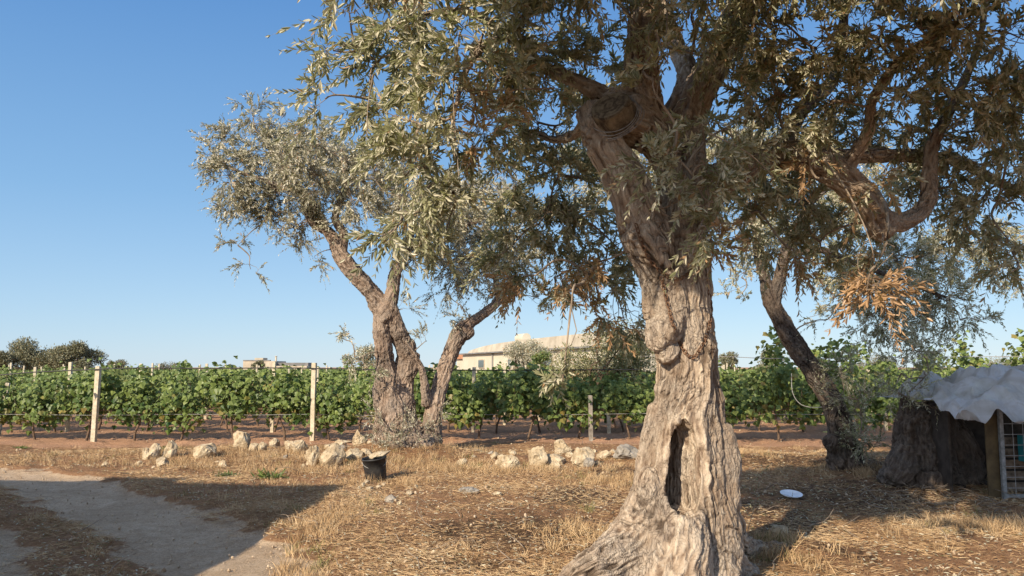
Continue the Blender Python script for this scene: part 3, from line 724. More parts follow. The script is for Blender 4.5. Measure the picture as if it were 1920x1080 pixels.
# centre left mass
for (px, py, D, rx, rz) in ((1040, 60, 6.2, 70, 60), (1010, 230, 6.8, 60, 60), (960, 330, 7.0, 60, 60), (1050, 330, 7.2, 65, 60), (1010, 420, 7.2, 65, 55), (1090, 420, 7.3, 55, 60), (950, 470, 7.2, 55, 50), (1120, 520, 7.4, 50, 50),
                            (1040, 520, 7.2, 60, 45), (1165, 470, 7.6, 40, 60), (1120, 640, 7.8, 75, 45), (1170, 600, 7.8, 40, 50), (1060, 640, 7.6, 40, 26), (1110, 110, 6.5, 50, 60), (1080, 210, 6.9, 45, 55), (1120, 330, 7.6, 40, 60), (1160, 690, 7.8, 34, 26), (1080, 690, 7.4, 36, 20)):
    if not (py > 625): add(px, py, D, rx, rz, amount=0.8)
add(1085, 500, 6.4, 40, 20, amount=1.1, brown=0.95); add(985, 515, 6.6, 44, 24, amount=1.0, brown=0.9); add(1115, 585, 6.8, 38, 26, amount=1.0, brown=0.9); add(1030, 560, 7.0, 44, 24, amount=0.8, brown=0.4)
add(1055, 715, 5.8, 20, 16, amount=0.35)
# in front of the fork
for (px, py, D, rx, rz) in ((1230, 60, 5.2, 44, 50), (1225, 150, 5.1, 28, 34), (1300, 20, 5.4, 60, 40), (1180, 30, 5.5, 50, 36), (1270, 285, 5.3, 60, 30), (1330, 300, 5.3, 52, 36), (1230, 320, 5.2, 36, 22), (1340, 380, 5.4, 40, 36), (1370, 250, 5.6, 50, 40), (1310, 430, 5.4, 20, 22)):
    add(px, py, D, rx, rz, amount=0.8)
add(1340, 460, 5.5, 24, 14, amount=0.7, brown=0.8)
# right hand mass
for (px, py, D, rx, rz) in ((1440, 50, 5.8, 70, 60), (1400, 150, 7.0, 50, 60), (1450, 170, 6.0, 60, 55), (1530, 90, 5.8, 65, 60), (1620, 60, 5.8, 70, 60), (1720, 50, 5.6, 70, 60), (1820, 60, 5.6, 70, 60), (1910, 70, 5.6, 60, 60),
                            (1470, 240, 6.1, 55, 45), (1560, 190, 6.0, 60, 55), (1650, 170, 6.0, 60, 60), (1750, 160, 6.0, 65, 60), (1850, 170, 6.0, 65, 60), (1920, 180, 6.0, 50, 60), (1600, 250, 6.9, 60, 45), (1700, 240, 6.7, 60, 50), (1800, 250, 6.5, 60, 50), (1890, 280, 6.4, 60, 55),
                            (1430, 330, 6.9, 55, 45), (1410, 400, 6.7, 45, 40), (1500, 370, 7.2, 60, 50), (1570, 420, 7.4, 60, 50), (1460, 450, 7.2, 50, 30), (1780, 350, 7.0, 60, 50), (1870, 380, 6.6, 55, 50), (1900, 460, 6.4, 40, 40), (1820, 430, 7.2, 45, 40), (1700, 350, 7.4, 40, 40), (1895, 510, 6.2, 30, 20), (1550, 480, 7.0, 34, 26), (1380, 60, 7.2, 50, 60), (1980, 300, 6.6, 60, 80), (2000, 120, 6.2, 70, 80)):
    add(px, py, D, rx, rz, amount=1.0, brown=0.03)
add(1640, 500, 5.3, 30, 36, amount=1.0, brown=1.0); add(1625, 545, 5.3, 26, 20, amount=1.0, brown=1.0); add(1515, 295, 6.0, 24, 18, amount=0.8, brown=0.8); add(1620, 350, 5.9, 22, 26, amount=0.8, brown=0.5)
add(1490, 470, 6.4, 30, 26, amount=0.8, brown=0.8); add(1660, 470, 6.2, 20, 20, amount=0.6, brown=0.4)
# above the frame, the rest of the dome; leave the sun's path to the trunk free
rb = np.random.default_rng(5); cnt = 0
while cnt < 56:
    q = norm(rb.normal(0, 1, 3)) * rb.random() ** 0.4; q[2] = abs(q[2])
    c = np.array([1.6, 6.4, 3.9]) + q * np.array([4.3, 3.3, 3.0])
    if c[2] < CAMH + 0.49 * c[1] + 0.25: continue
    if c[1] + 1.42 * c[2] < 9.2: continue
    if cnt >= 22 and (c[0] < 1.6 or c[1] > 7.6): continue
    t_ = (6 - c[1]) / (LY * math.cos(SUN_EL)); zz_ = c[2] - math.sin(SUN_EL) * t_; xx_ = c[0] + LX * math.cos(SUN_EL) * t_
    if t_ > 0 and zz_ < 2.3 and abs(xx_ - 1.3) < 0.95: continue
    B1.append((c, (0.5, 0.45, 0.36), 0.9, 0.03)); cnt += 1
for _ in range(15): B1.append((np.array([-0.35, 3.9, 4.95]) + rb.uniform(-1, 1, 3) * np.array([.7, .6, .6]), (0.42, 0.4, 0.32), 1.0, 0.02))  # unseen leaf clumps, added to shade the fork of the trunk
for (px, py, D, rx, rz) in ((1300, 340, 5.4, 44, 30), (1260, 380, 5.5, 36, 26), (1350, 330, 5.5, 44, 30), (1390, 420, 5.8, 40, 36), (1320, 230, 5.5, 44, 36), (1400, 300, 5.6, 50, 34), (1340, 110, 5.7, 44, 40), (1400, 50, 5.7, 50, 40)): add(px, py, D, rx, rz, amount=0.95)
sk = np.vstack(skel); sk = sk[sk[:, 2] > 2.75]
lvc, tbc = crown(B1[:NC], sk, rg, spray_vol=0.0092, twigs_per=6, tl=(0.16, 0.38), leaf=(0.082, 0.021), nodes=10, six=True, droop=0.25, spread=0.14)
lv, tb = crown(B1[NC:], sk, rg, spray_vol=0.0062, twigs_per=6, tl=(0.14, 0.34), leaf=(0.067, 0.0185), nodes=11, six=True, droop=0.32, spread=0.14)
lv += lvc; tb += tbc
# the dangling dry spray and its bare stem
ds = catmull(np.array([at(1545, 300, 5.9), at(1580, 345, 5.6), at(1610, 400, 5.4), at(1632, 455, 5.3), at(1640, 490, 5.3)]), 12)
tb.append(many_tubes(ds[None], np.linspace(0.009, 0.004, 12)[None], 5))
for cpts in (((1255, -60, 5.3), (1252, 0, 5.1), (1250, 60, 5.0), (1252, 120, 5.0)), ((862, 60, 5.9), (850, 170, 5.6), (856, 270, 5.5), (860, 330, 5.5)), ((700, 140, 5.9), (690, 200, 6.0), (688, 260, 6.0)), ((1040, 165, 5.7), (960, 168, 5.6), (850, 172, 5.6)), ((1330, 250, 5.2), (1400, 285, 5.2), (1450, 330, 5.3))):
    ds = catmull(np.array([at(*c_) for c_ in cpts]), 10); tb.append(many_tubes(ds[None], np.linspace(0.007, 0.003, 10)[None], 5))
local(leaf_obj(lv, M['olive'], t1), t1); local(tubes_obj(tb, M['twig'], t1), t1)
print('main tree leaves', sum(len(x[2]) for x in lv) // 6, 'trunk verts', len(trunk.data.vertices))

# ======================= second olive, left
rg = np.random.default_rng(22)
t2 = empty('olive_tree', (-1.95, 15.2, 0.2), 'twisted olive with several stems and silvery crown left of the big trunk', 'olive tree', 'olive trees')
L2 = [
    limb((745, 890, 15.1, 46), (742, 830, 15.1, 44), (736, 780, 15.1, 33), (732, 730, 15.1, 26), (722, 690, 15.1, 18), (718, 650, 15.0, 15), (716, 610, 15.0, 15), (720, 580, 15.0, 17)),
    limb((770, 890, 15.2, 44), (760, 820, 15.2, 31), (754, 760, 15.2, 23), (757, 700, 15.2, 18), (760, 660, 15.2, 15), (746, 620, 15.1, 17), (728, 580, 15.0, 18)),
    limb((728, 600, 15.0, 20), (712, 570, 15.0, 18), (690, 540, 14.9, 15), (662, 510, 14.8, 15), (640, 480, 14.7, 15), (628, 450, 14.7, 11), (612, 432, 14.7, 9), (585, 415, 14.6, 9), (575, 380, 14.6, 8), (558, 350, 14.6, 7), (540, 310, 14.6, 5), (500, 270, 14.6, 3)),
    limb((640, 480, 14.7, 9), (645, 440, 14.6, 8), (628, 410, 14.5, 7), (640, 370, 14.5, 6), (650, 320, 14.5, 4), (640, 280, 14.5, 3)),
    limb((612, 432, 14.7, 7), (580, 370, 14.5, 6), (530, 350, 14.4, 5), (470, 330, 14.3, 4), (420, 310, 14.3, 2.5)),
    limb((725, 590, 15.0, 18), (735, 550, 15.0, 13), (742, 510, 15.0, 11), (760, 470, 15.1, 9), (772, 430, 15.2, 7), (778, 380, 15.3, 5), (800, 320, 15.4, 3)),
    limb((760, 470, 15.1, 7), (820, 440, 15.4, 6), (880, 420, 15.6, 4), (930, 400, 15.8, 3)),
    limb((800, 890, 15.3, 34), (808, 820, 15.3, 20), (813, 770, 15.3, 16), (826, 720, 15.4, 14), (838, 680, 15.5, 14), (852, 645, 15.5, 14), (868, 620, 15.5, 16), (888, 602, 15.6, 10), (915, 582, 15.7, 9), (935, 562, 15.8, 8), (932, 540, 15.9, 6), (925, 500, 16.0, 5), (905, 450, 16.1, 3)),
    limb((800, 760, 15.2, 10), (790, 690, 15.0, 6), (760, 640, 14.8, 3)),
    limb((760, 880, 15.0, 60), (768, 855, 15.0, 60), (768, 830, 15.1, 44)),
]
k2 = 15.0 / F
lum = [(at(872, 622, 15.5), (18 * k2, 14 * k2, 16 * k2)), (at(770, 690, 15.1), (14 * k2, 14 * k2, 20 * k2)), (at(748, 852, 14.75), (36 * k2, 26 * k2, 20 * k2)), (at(795, 848, 14.9), (26 * k2, 24 * k2, 20 * k2)), (at(718, 740, 15.0), (18 * k2, 16 * k2, 40 * k2)), (at(770, 650, 15.2), (10 * k2, 12 * k2, 14 * k2)), (at(776, 668, 15.2), (12 * k2, 10 * k2, 8 * k2))]
trunk, skel = gnarled('trunk', L2, M['bark_mid'], t2, voxel=0.014, amp=0.045, lumps=lum, seed=31, fine=0.009, base_rough=0.04, ground=0.0)
local(trunk, t2)
B2 = []
for (px, py, D, rx, rz, am) in ((390, 290, 14.3, 34, 26, 1), (430, 330, 14.3, 46, 40, 1.2), (430, 262, 14.4, 40, 34, 1), (475, 220, 14.5, 42, 32, .9), (450, 380, 14.4, 44, 36, 1.1), (500, 290, 14.6, 56, 46, 1.3), (520, 360, 14.4, 58, 46, 1.4), (545, 250, 14.7, 42, 36, 1), (570, 300, 14.6, 48, 46, 1.2),
                                (500, 410, 14.5, 50, 26, 1), (560, 420, 14.5, 46, 34, 1.1), (600, 360, 14.4, 44, 40, 1.1), (620, 300, 14.6, 40, 40, .9), (660, 290, 14.8, 36, 36, .8), (650, 350, 14.6, 44, 36, .9), (600, 240, 15.0, 34, 22, .5), (446, 460, 14.4, 26, 20, .9), (470, 505, 14.4, 22, 20, .9), (590, 480, 14.5, 16, 22, .8), (560, 455, 14.5, 18, 14, .7),
                                (720, 340, 15.0, 40, 40, .9), (740, 420, 15.2, 40, 36, .9), (690, 300, 14.9, 36, 34, .7), (790, 470, 15.3, 40, 34, 1), (800, 400, 15.4, 48, 46, 1), (860, 420, 15.6, 52, 44, 1.2), (850, 490, 15.6, 52, 40, 1.2), (905, 510, 15.9, 48, 40, 1.2), (920, 440, 16, 52, 46, 1.2), (975, 480, 16.2, 42, 42, 1.1), (880, 350, 16, 50, 40, 1), (960, 390, 16.2, 46, 46, 1.1), (960, 545, 16.0, 40, 26, .9),
                                (840, 545, 15.6, 34, 20, .9), (765, 500, 15.1, 20, 20, .5), (640, 420, 14.6, 30, 24, .8), (870, 585, 15.5, 26, 16, .45), (850, 600, 15.2, 16, 10, .3), (755, 580, 15, 16, 26, .4), (800, 640, 14.9, 20, 16, .35), (1010, 560, 16.1, 30, 18, .7), (665, 670, 14.6, 22, 20, .4), (690, 690, 14.4, 24, 20, .4), (645, 628, 14.6, 12, 8, .5)):
    B2.append(blob(px, py, D, rx, rz, amount=am * 0.8, ry=0.55 * (rx + rz) * k2))
for (px, py) in ((600, 260), (650, 300), (590, 330), (700, 330), (660, 380), (740, 280), (760, 370), (800, 330), (830, 390), (880, 350), (540, 300)): B2.append(blob(px, py, 13.4, 44, 36, amount=1.3))
lv, tb = crown(B2, np.vstack(skel), rg, spray_vol=0.0105, twigs_per=6, tl=(0.16, 0.36), leaf=(0.07, 0.020), nodes=10, six=False, droop=0.22, spread=0.16, thick=0.0025)
S2 = [blob(722, 800, 14.55, 26, 30, amount=1.3), blob(748, 820, 14.4, 34, 26, amount=1.3), blob(785, 815, 14.45, 26, 28, amount=1.2), blob(818, 800, 14.9, 18, 40, amount=1.2), blob(825, 760, 15.0, 12, 26, amount=.8), blob(697, 780, 14.8, 14, 36, amount=.9), blob(760, 770, 14.6, 14, 20, amount=.6)]
lv2, tb2 = crown(S2, np.array([at(740, 862, 14.5), at(765, 866, 14.4), at(805, 855, 14.7)]), rg, spray_vol=0.012, twigs_per=5, tl=(0.12, 0.30), leaf=(0.048, 0.015), nodes=8, six=False, droop=-0.1, spread=0.1, thick=0.002)
local(leaf_obj(lv, M['olive_far'], t2), t2); local(leaf_obj(lv2, M['olive_far'], t2, 'sucker_leaves'), t2); local(tubes_obj(tb + tb2, M['twig'], t2), t2)
print('tree2 leaves', sum(len(x[2]) for x in lv) // 4)

# ======================= third olive, behind on the right
rg = np.random.default_rng(33)
t3 = empty('olive_tree', (5.1, 12.3, 0.1), 'dark slender olive leaning left behind the big trunk, forked near its top', 'olive tree', 'olive trees')
L3 = [
    limb((1592, 910, 12.2, 32), (1586, 860, 12.2, 26), (1576, 800, 12.2, 21), (1556, 745, 12.3, 19), (1527, 700, 12.3, 18), (1494, 650, 12.3, 17), (1466, 605, 12.3, 16), (1446, 565, 12.3, 15), (1436, 530, 12.3, 12), (1424, 485, 12.3, 10), (1420, 440, 12.3, 8), (1400, 380, 12.2, 5)),
    limb((1448, 570, 12.3, 14), (1462, 525, 12.3, 12), (1470, 480, 12.3, 10), (1490, 430, 12.4, 8), (1530, 370, 12.6, 6), (1590, 330, 12.8, 4)),
    limb((1576, 900, 12.05, 20), (1568, 850, 12.05, 15), (1564, 825, 12.1, 11)),
    limb((1470, 480, 12.3, 8), (1540, 470, 12.0, 6), (1620, 500, 11.8, 5), (1700, 530, 11.6, 4), (1780, 560, 11.5, 3)),
]
k3 = 12.2 / F
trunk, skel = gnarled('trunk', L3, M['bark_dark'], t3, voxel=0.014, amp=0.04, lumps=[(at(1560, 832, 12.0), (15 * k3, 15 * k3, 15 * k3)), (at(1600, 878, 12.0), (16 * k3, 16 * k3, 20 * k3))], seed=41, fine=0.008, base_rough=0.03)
local(trunk, t3)
B3 = []
for (px, py, D, rx, rz, am) in ((1400, 420, 12.2, 50, 40, 1), (1440, 480, 12.6, 50, 30, .8), (1390, 520, 12.4, 30, 34, .7), (1500, 440, 12.8, 56, 46, 1.2), (1560, 500, 12.6, 54, 44, 1.1), (1620, 540, 12.2, 56, 46, 1.1), (1690, 560, 11.8, 60, 46, 1.2), (1760, 560, 11.6, 58, 46, 1.1), (1650, 610, 11.8, 54, 34, 1), (1730, 620, 11.6, 54, 34, 1), (1800, 600, 11.6, 36, 26, .8), (1850, 606, 11.6, 22, 12, .6),
                                (1690, 480, 12.2, 60, 50, 1.2), (1780, 470, 12, 60, 50, 1.2), (1860, 470, 12, 50, 50, 1.1), (1580, 580, 12.2, 36, 24, .7), (1545, 600, 12.2, 24, 14, .4), (1600, 400, 13, 60, 50, 1.1), (1380, 560, 12.2, 22, 18, .5), (1910, 520, 12, 40, 26, 1)):
    B3.append(blob(px, py, D, rx, rz, amount=am, ry=0.5 * (rx + rz) * k3))
for (px, py) in ((1270, 330), (1330, 370), (1390, 330), (1440, 380), (1500, 330), (1560, 370), (1300, 270), (1420, 270), (1530, 260), (1620, 300), (1700, 330)): B3.append(blob(px, py, 13.9, 48, 36, amount=1.3))
for (px, py) in ((1090, 290), (1140, 250), (1170, 320), (1210, 280), (1260, 250), (1290, 320), (1340, 290), (1390, 260), (1120, 350), (1240, 350), (1430, 300)): B3.append(blob(px, py, 12.5, 46, 34, amount=1.5))
lv, tb = crown(B3, np.vstack(skel), rg, spray_vol=0.010, twigs_per=6, tl=(0.14, 0.32), leaf=(0.062, 0.018), nodes=10, six=False, droop=0.3, spread=0.14, thick=0.002)
S3 = [blob(1610, 750, 11.8, 36, 50, amount=2.0), blob(1612, 820, 11.6, 34, 38, amount=1.8), blob(1578, 690, 11.9, 30, 40, amount=1.8), blob(1640, 850, 11.6, 26, 24, amount=.8), blob(1560, 740, 11.8, 16, 30, amount=.5)]
lv2, tb2 = crown(S3, np.array([at(1595, 880, 12.0)]), rg, spray_vol=0.012, twigs_per=5, tl=(0.12, 0.30), leaf=(0.048, 0.015), nodes=8, six=False, droop=-0.15, spread=0.1, thick=0.002)
local(leaf_obj(lv, M['olive'], t3), t3); local(leaf_obj(lv2, M['olive'], t3, 'sucker_leaves'), t3); local(tubes_obj(tb + tb2, M['twig'], t3), t3)

# ======================= squat olive stump with shoots, right
rg = np.random.default_rng(44)
t4 = empty('olive_tree', (5.7, 11.0, 0.1), 'squat thick olive trunk with leafy shoots beside the plastic covered pen', 'olive tree', 'olive trees')
L4 = [
    limb((1740, 940, 11.0, 74), (1742, 890, 11.0, 64), (1738, 840, 11.0, 56), (1735, 795, 11.0, 48), (1730, 770, 11.0, 40)),
    limb((1705, 800, 11.0, 22), (1700, 765, 11.0, 14), (1697, 740, 11.0, 6)),
    limb((1770, 800, 11.1, 30), (1800, 850, 10.9, 30), (1810, 910, 10.8, 30)),
    limb((1700, 850, 10.9, 30), (1680, 910, 10.7, 28)),
    limb((1740, 900, 10.7, 30), (1745, 950, 10.5, 26)),
]
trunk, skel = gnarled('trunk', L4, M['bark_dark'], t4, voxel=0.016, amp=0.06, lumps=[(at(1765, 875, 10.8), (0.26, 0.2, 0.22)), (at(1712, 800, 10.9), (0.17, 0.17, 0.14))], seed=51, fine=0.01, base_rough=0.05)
local(trunk, t4)
B4 = [blob(px, py, D - .25, rx, rz, amount=am * 2.2) for (px, py, D, rx, rz, am) in ((1690, 700, 11, 34, 36, 1), (1715, 655, 11.1, 36, 34, .9), (1700, 745, 10.8, 34, 26, .9), (1740, 700, 11.1, 28, 32, .8), (1665, 740, 11, 20, 24, .6), (1730, 755, 10.8, 24, 16, .6))]
lv, tb = crown(B4, np.vstack([s_ for s_ in skel]), rg, spray_vol=0.018, twigs_per=6, tl=(0.12, 0.28), leaf=(0.05, 0.013), nodes=9, six=False, droop=0.1, spread=0.12, thick=0.002)
local(leaf_obj(lv, M['olive'], t4), t4); local(tubes_obj(tb, M['twig'], t4), t4)
# ------------------------------------------------------------------ vineyard
rg = np.random.default_rng(66)
def vine_leaf(C, N, S, rg):
    """C centres, N normals, S sizes; lobed leaf of seven outline points round a raised centre"""
    n = len(C); up = norm(rg.normal(0, 1, (n, 3)) * 0.5 + np.array([0, 0, -1.0])); A = norm(up - N * np.sum(up * N, -1, keepdims=True)); B = np.cross(N, A)
    ang = np.array([0, 48, 88, 130, 180, 230, 272, 312]) * math.pi / 180; rad = np.array([1.0, .62, .92, .6, .35, .6, .92, .62]) * 0.55
    V = C[:, None] + S[:, None, None] * rad[None, :, None] * (np.cos(ang)[None, :, None] * A[:, None] + np.sin(ang)[None, :, None] * B[:, None]) - N[:, None] * S[:, None, None] * (0.16 * np.abs(np.sin(ang)))[None, :, None]
    V = V.reshape(-1, 3); b = (np.arange(n) * 8)[:, None]
    return V, [b + np.array([[0, 1, 2, 3]]), b + np.array([[0, 3, 4, 5]]), b + np.array([[0, 5, 6, 7]])]

def make_vine(seed, tall=0.0, n=620, drop=0.0):
    rg = np.random.default_rng(seed)
    root = empty('grapevine', (0, 0, 0), 'grapevine', 'grapevine', 'grapevines trained in rows')
    # leaning trunk, cordon and canes
    lean = rg.uniform(-0.18, 0.18)
    tr_ = catmull(np.array([(0, 0, -0.06), (lean * .3 + .02, 0.02, 0.2), (lean * .8, -0.02, 0.42), (lean, 0, 0.62)]), 10)
    tb = [many_tubes(tr_[None], np.linspace(0.03, 0.02, 10)[None], 8)]
    for s in (-1, 1):
        c_ = catmull(np.array([(lean, 0, 0.58), (lean + s * .2, 0.02, 0.66), (s * 0.6, 0, 0.64)]), 8); tb.append(many_tubes(c_[None], np.linspace(0.018, 0.010, 8)[None], 6))
    cs = np.stack([rg.uniform(-0.6, 0.6, 9), rg.normal(0, 0.03, 9), np.full(9, 0.65)], -1)
    ce = cs + np.stack([rg.normal(0, 0.12, 9), rg.normal(0, 0.13, 9), rg.uniform(0.45, 0.85, 9)], -1)
    tb.append(many_tubes(curve_links(cs, ce, 6, rg, 0.08), np.linspace(0.006, 0.003, 6)[None].repeat(9, 0), 4))
    V, fl = merge_parts([(a, [b]) for a, b in tb]); link('trunk', mesh_np('vine_trunk', V, fl, None, True), M['vine_wood'], root)
    # leaves hung on shoots, clumped
    nc = 30
    cc = np.stack([np.clip(rg.normal(0, 0.28, nc), -.62, .62), rg.normal(0, 0.16, nc), rg.uniform(0.70 - drop, 1.30, nc)], -1)
    cc[:, 2] += 0.10 * np.sin(cc[:, 0] * 5 + seed) - 0.16 * (cc[:, 0] / .6) ** 2 * (cc[:, 2] - .7) + rg.choice([-.06, 0, .06])
    if tall:
        m = 8; cc[:m, 0] = rg.normal(0.1, 0.13, m); cc[:m, 1] = rg.normal(0, 0.08, m); cc[:m, 2] = np.linspace(1.3, 1.5 + tall, m)
    m = 4; cc[-m:, 0] = rg.uniform(-0.5, 0.5) + rg.normal(0, 0.06, m); cc[-m:, 2] = np.linspace(0.8, 0.55, m)
    pick = rg.integers(0, nc, n); sg = np.array([0.15, 0.13, 0.13])
    q = rg.normal(0, 1, (n, 3)); C = cc[pick] + q * sg
    N = norm(q * np.array([.5, 1.0, .5]) + np.sign(C[:, 1:2]) * np.array([[0, 0.7, 0]]) + np.array([0, 0, 0.55]) + rg.normal(0, 0.4, (n, 3)))
    S = rg.uniform(0.09, 0.18, n); V, fl = vine_leaf(C, N, S, rg)
    lr = np.clip(0.5 * rg.random(nc)[pick] + 0.6 * rg.random(n) + 0.25 * (C[:, 2] - 1.0), 0, 1); ld = ((rg.random(n) < 0.035 + 0.10 * (C[:, 2] < 0.75)) * 1.0) * rg.uniform(0.4, 1, n)
    link('foliage', mesh_np('vine_foliage', V, fl, dict(lr=np.repeat(lr, 8), ld=np.repeat(ld, 8))), M['vine'], root)
    return root

protos = [make_vine(100 + i, drop=0.02 + 0.05 * (i % 3)) for i in range(7)]
tall = [make_vine(200 + i, tall=0.35 + 0.12 * i) for i in range(3)]
used = set()
def place_vine(p, x, y, s, rz, label, sx=1.0):
    if id(p) in used: o = copy_tree(p)
    else: o = p; used.add(id(p))
    o.location = (x, y, gzf(x, y)); o.rotation_euler = (0, 0, rz); o.scale = (s * sx, s, s); o['label'] = label
    return o
def ordinal(n):
    a = ['', 'first', 'second', 'third', 'fourth', 'fifth', 'sixth', 'seventh', 'eighth', 'ninth', 'tenth', 'eleventh', 'twelfth', 'thirteenth', 'fourteenth', 'fifteenth', 'sixteenth', 'seventeenth', 'eighteenth', 'nineteenth']
    if n < 20: return a[n]
    t_ = n // 10; u_ = n % 10
    return ['', '', 'twentieth', 'thirtieth', 'fortieth', 'fiftieth'][t_] if u_ == 0 else ['', '', 'twenty', 'thirty', 'forty', 'fifty'][t_] + '-' + a[u_]
ordn = ['front', 'second', 'third', 'fourth', 'fifth', 'sixth', 'seventh']
ROW0, RSP = 18.25, 2.35
nv = 0
rv = random.Random(4)
for k_ in range(7):
    y = ROW0 + RSP * k_; half = y * 0.665 + 0.9
    x = -half - (0.4 if k_ % 2 else 0)
    cnt_ = 0
    while x < half:
        px = CX + x / y * F
        right = px > 1345
        cnt_ += 1
        if px < 690: w_ = 'left of the twisted olive'
        elif px < 840: w_ = 'behind the twisted olive'
        elif px < 1230: w_ = 'between the two biggest olives'
        elif px < 1345: w_ = 'behind the huge trunk'
        else: w_ = 'right of the huge trunk'
        pr = tall[rv.randrange(3)] if right and k_ < 3 and rv.random() < 0.55 else protos[rv.randrange(7)]
        s = rv.uniform(0.84, 1.10)
        place_vine(pr, x + rv.uniform(-.08, .08), y + rv.uniform(-.08, .08), s, rv.choice((0, math.pi)) + rv.uniform(-.08, .08), 'grapevine, %s from the left end of the %s row, %s' % (ordinal(cnt_), ordn[k_], w_))
        x += 1.12; nv += 1
print('vines', nv)
# the rows beyond: one mass
C, N, S = [], [], []
y = ROW0 + RSP * 7
while y < 105:
    half = y * 0.68 + 2; n = int(half * 2 * (150 if y < 50 else 70)); sz = 0.12 if y < 50 else 0.17
    x = rg.uniform(-half, half, n); q = rg.normal(0, 1, (n, 3))
    zt = 1.32 + 0.10 * vnoise(v2(x * 1.6, np.full(n, y)), 5)
    z = zt - np.abs(rg.normal(0, 0.28, n)); C.append(np.stack([x, y + q[:, 1] * 0.2, z], -1))
    N.append(norm(q + np.array([0, -0.7, 0.6]))); S.append(rg.uniform(0.8, 1.3, n) * sz); y += RSP * (1 if y < 60 else 1.6)
C, N, S = map(np.concatenate, (C, N, S)); V, fl = vine_leaf(C, N, S, rg)
lr = rg.random(len(C)); o = link('vineyard_rows', mesh_np('vineyard_rows', V, fl, dict(lr=np.repeat(lr, 8), ld=np.repeat((rg.random(len(C)) < .03) * .7, 8))), M['vine'])
tag(o, 'far rows of the vineyard merging into one green band towards the horizon', 'vineyard', kind='stuff')

# posts
def make_post(name, h, w, label, x, y, tilt=0.0, mat=None):
    bm = bmesh.new(); bmesh.ops.create_cube(bm, size=1, matrix=Matrix.Translation((0, 0, h / 2 - 0.1)) @ Matrix.Diagonal((w, w, h + 0.2, 1)))
    bmesh.ops.subdivide_edges(bm, edges=[e for e in bm.edges if abs(e.verts[0].co.z - e.verts[1].co.z) > 0.5], cuts=10)
    for v in bm.verts: v.co.x += random.uniform(-.003, .003); v.co.y += random.uniform(-.003, .003)
    bmesh.ops.bevel(bm, geom=[e for e in bm.edges if abs(e.verts[0].co.z - e.verts[1].co.z) < 0.02 and e.verts[0].co.z > h - 0.05], offset=0.006, segments=1, affect='EDGES')
    me = bpy.data.meshes.new('post'); bm.to_mesh(me); bm.free()
    o = link(name, me, mat or M['concrete']); o.location = (x, y, gzf(x, y)); o.rotation_euler = (0, tilt, random.uniform(-.2, .2))
    return tag(o, label, 'post', 'vineyard trellis posts')
def gx_at(px, y): return (px - CX) / F * y
yf = 17.9
make_post('trellis_post', 1.68, 0.095, 'tall pale square post leaning slightly at left of the front vine row', gx_at(186, yf), yf, 0.02)
make_post('trellis_post', 1.74, 0.09, 'tall pale square post in the middle of the lit front row', gx_at(591, yf), yf, 0.0)
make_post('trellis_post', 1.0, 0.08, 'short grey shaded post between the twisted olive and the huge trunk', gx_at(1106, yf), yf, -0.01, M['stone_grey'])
make_post('trellis_post', 1.25, 0.085, 'leaning pale post at the left end of the second row', gx_at(9, 19.4), 19.4, 0.12)
make_post('trellis_post', 0.52, 0.085, 'stubby sunlit post under the vines left of the huge trunk', gx_at(1140, 20.3), 20.3, -0.03)
make_post('trellis_post', 0.62, 0.085, 'stubby sunlit post nearest the huge trunk under the vines', gx_at(1165, 21.8), 21.8, -0.03)
for k_ in range(1, 13):
    y = ROW0 + RSP * k_ + 0.1; half = y * 0.66
    first = -half + ((k_ * 2.3) % 5.2); x = first; w_ = 0.075 if k_ < 4 else 0.055; j = 0
    while x < half:
        px = CX + x / y * F; reg = 'left of the twisted olive' if px < 690 else 'between the two biggest olives' if px < 1240 else 'right of the huge trunk'
        j += 1; lab = '%s pale post from the left end of the %s vine row' % (ordinal(j), ordn[k_] if k_ < 7 else 'far ' + ordinal(k_ + 1))
        o = make_post('trellis_post', random.uniform(1.66, 1.82), w_, lab, x, y, random.uniform(-.02, .02)); x += random.uniform(5.0, 5.5)

# hose strung along the post tops, drip line lower down
def wire_obj(name, pts, r, mat, label, cat, n=80, sag=None, sides=6):
    P = catmull(np.array(pts), n); 
    o = link(name, mesh_np(name, *(lambda v: (v[0], [v[1]]))(many_tubes(P[None], np.full((1, n), r), sides)), None, True), mat)
    return tag(o, label, cat)
hp = [at(px, py, yf - 0.07) for px, py in ((-260, 716), (-120, 708), (0, 703), (60, 698), (150, 694), (197, 692), (250, 690), (300, 690), (400, 691), (480, 690), (560, 690), (596, 691), (660, 692), (740, 694), (850, 694), (1000, 694), (1200, 693))]
wire_obj('irrigation_hose', hp, 0.014, M['black_plastic'], 'black hose strung along the tops of the front row posts', 'hose')
dl = [(gx_at(330, yf) - 9, 18.0, 0.60)] + [(gx_at(px, 18.0), 18.0, z) for px, z in ((0, .60), (190, .58), (370, .60), (480, .585), (592, .60), (720, .57), (850, .6), (1000, .58), (1107, .60), (1240, .62), (1400, .60), (1600, .6), (1900, .6))]
wire_obj('drip_line', dl, 0.006, M['metal'], 'thin pale drip line running low through the front vine row', 'hose')
rw = [at(px, py, 18.0) for px, py in ((1200, 668), (1360, 669), (1440, 672), (1560, 672), (1700, 670), (1950, 668))]
wire_obj('trellis_wire', rw, 0.008, M['wire'], 'thin pale wire along the vine tops behind the leaning forked olive', 'wire')
wire_obj('hanging_cable', [at(px, py, 16.5) for px, py in ((1484, 700), (1486, 735), (1500, 757), (1525, 764), (1560, 761))], 0.008, M['wire'], 'slack pale cable looping down beside the leaning forked olive', 'cable', 30)

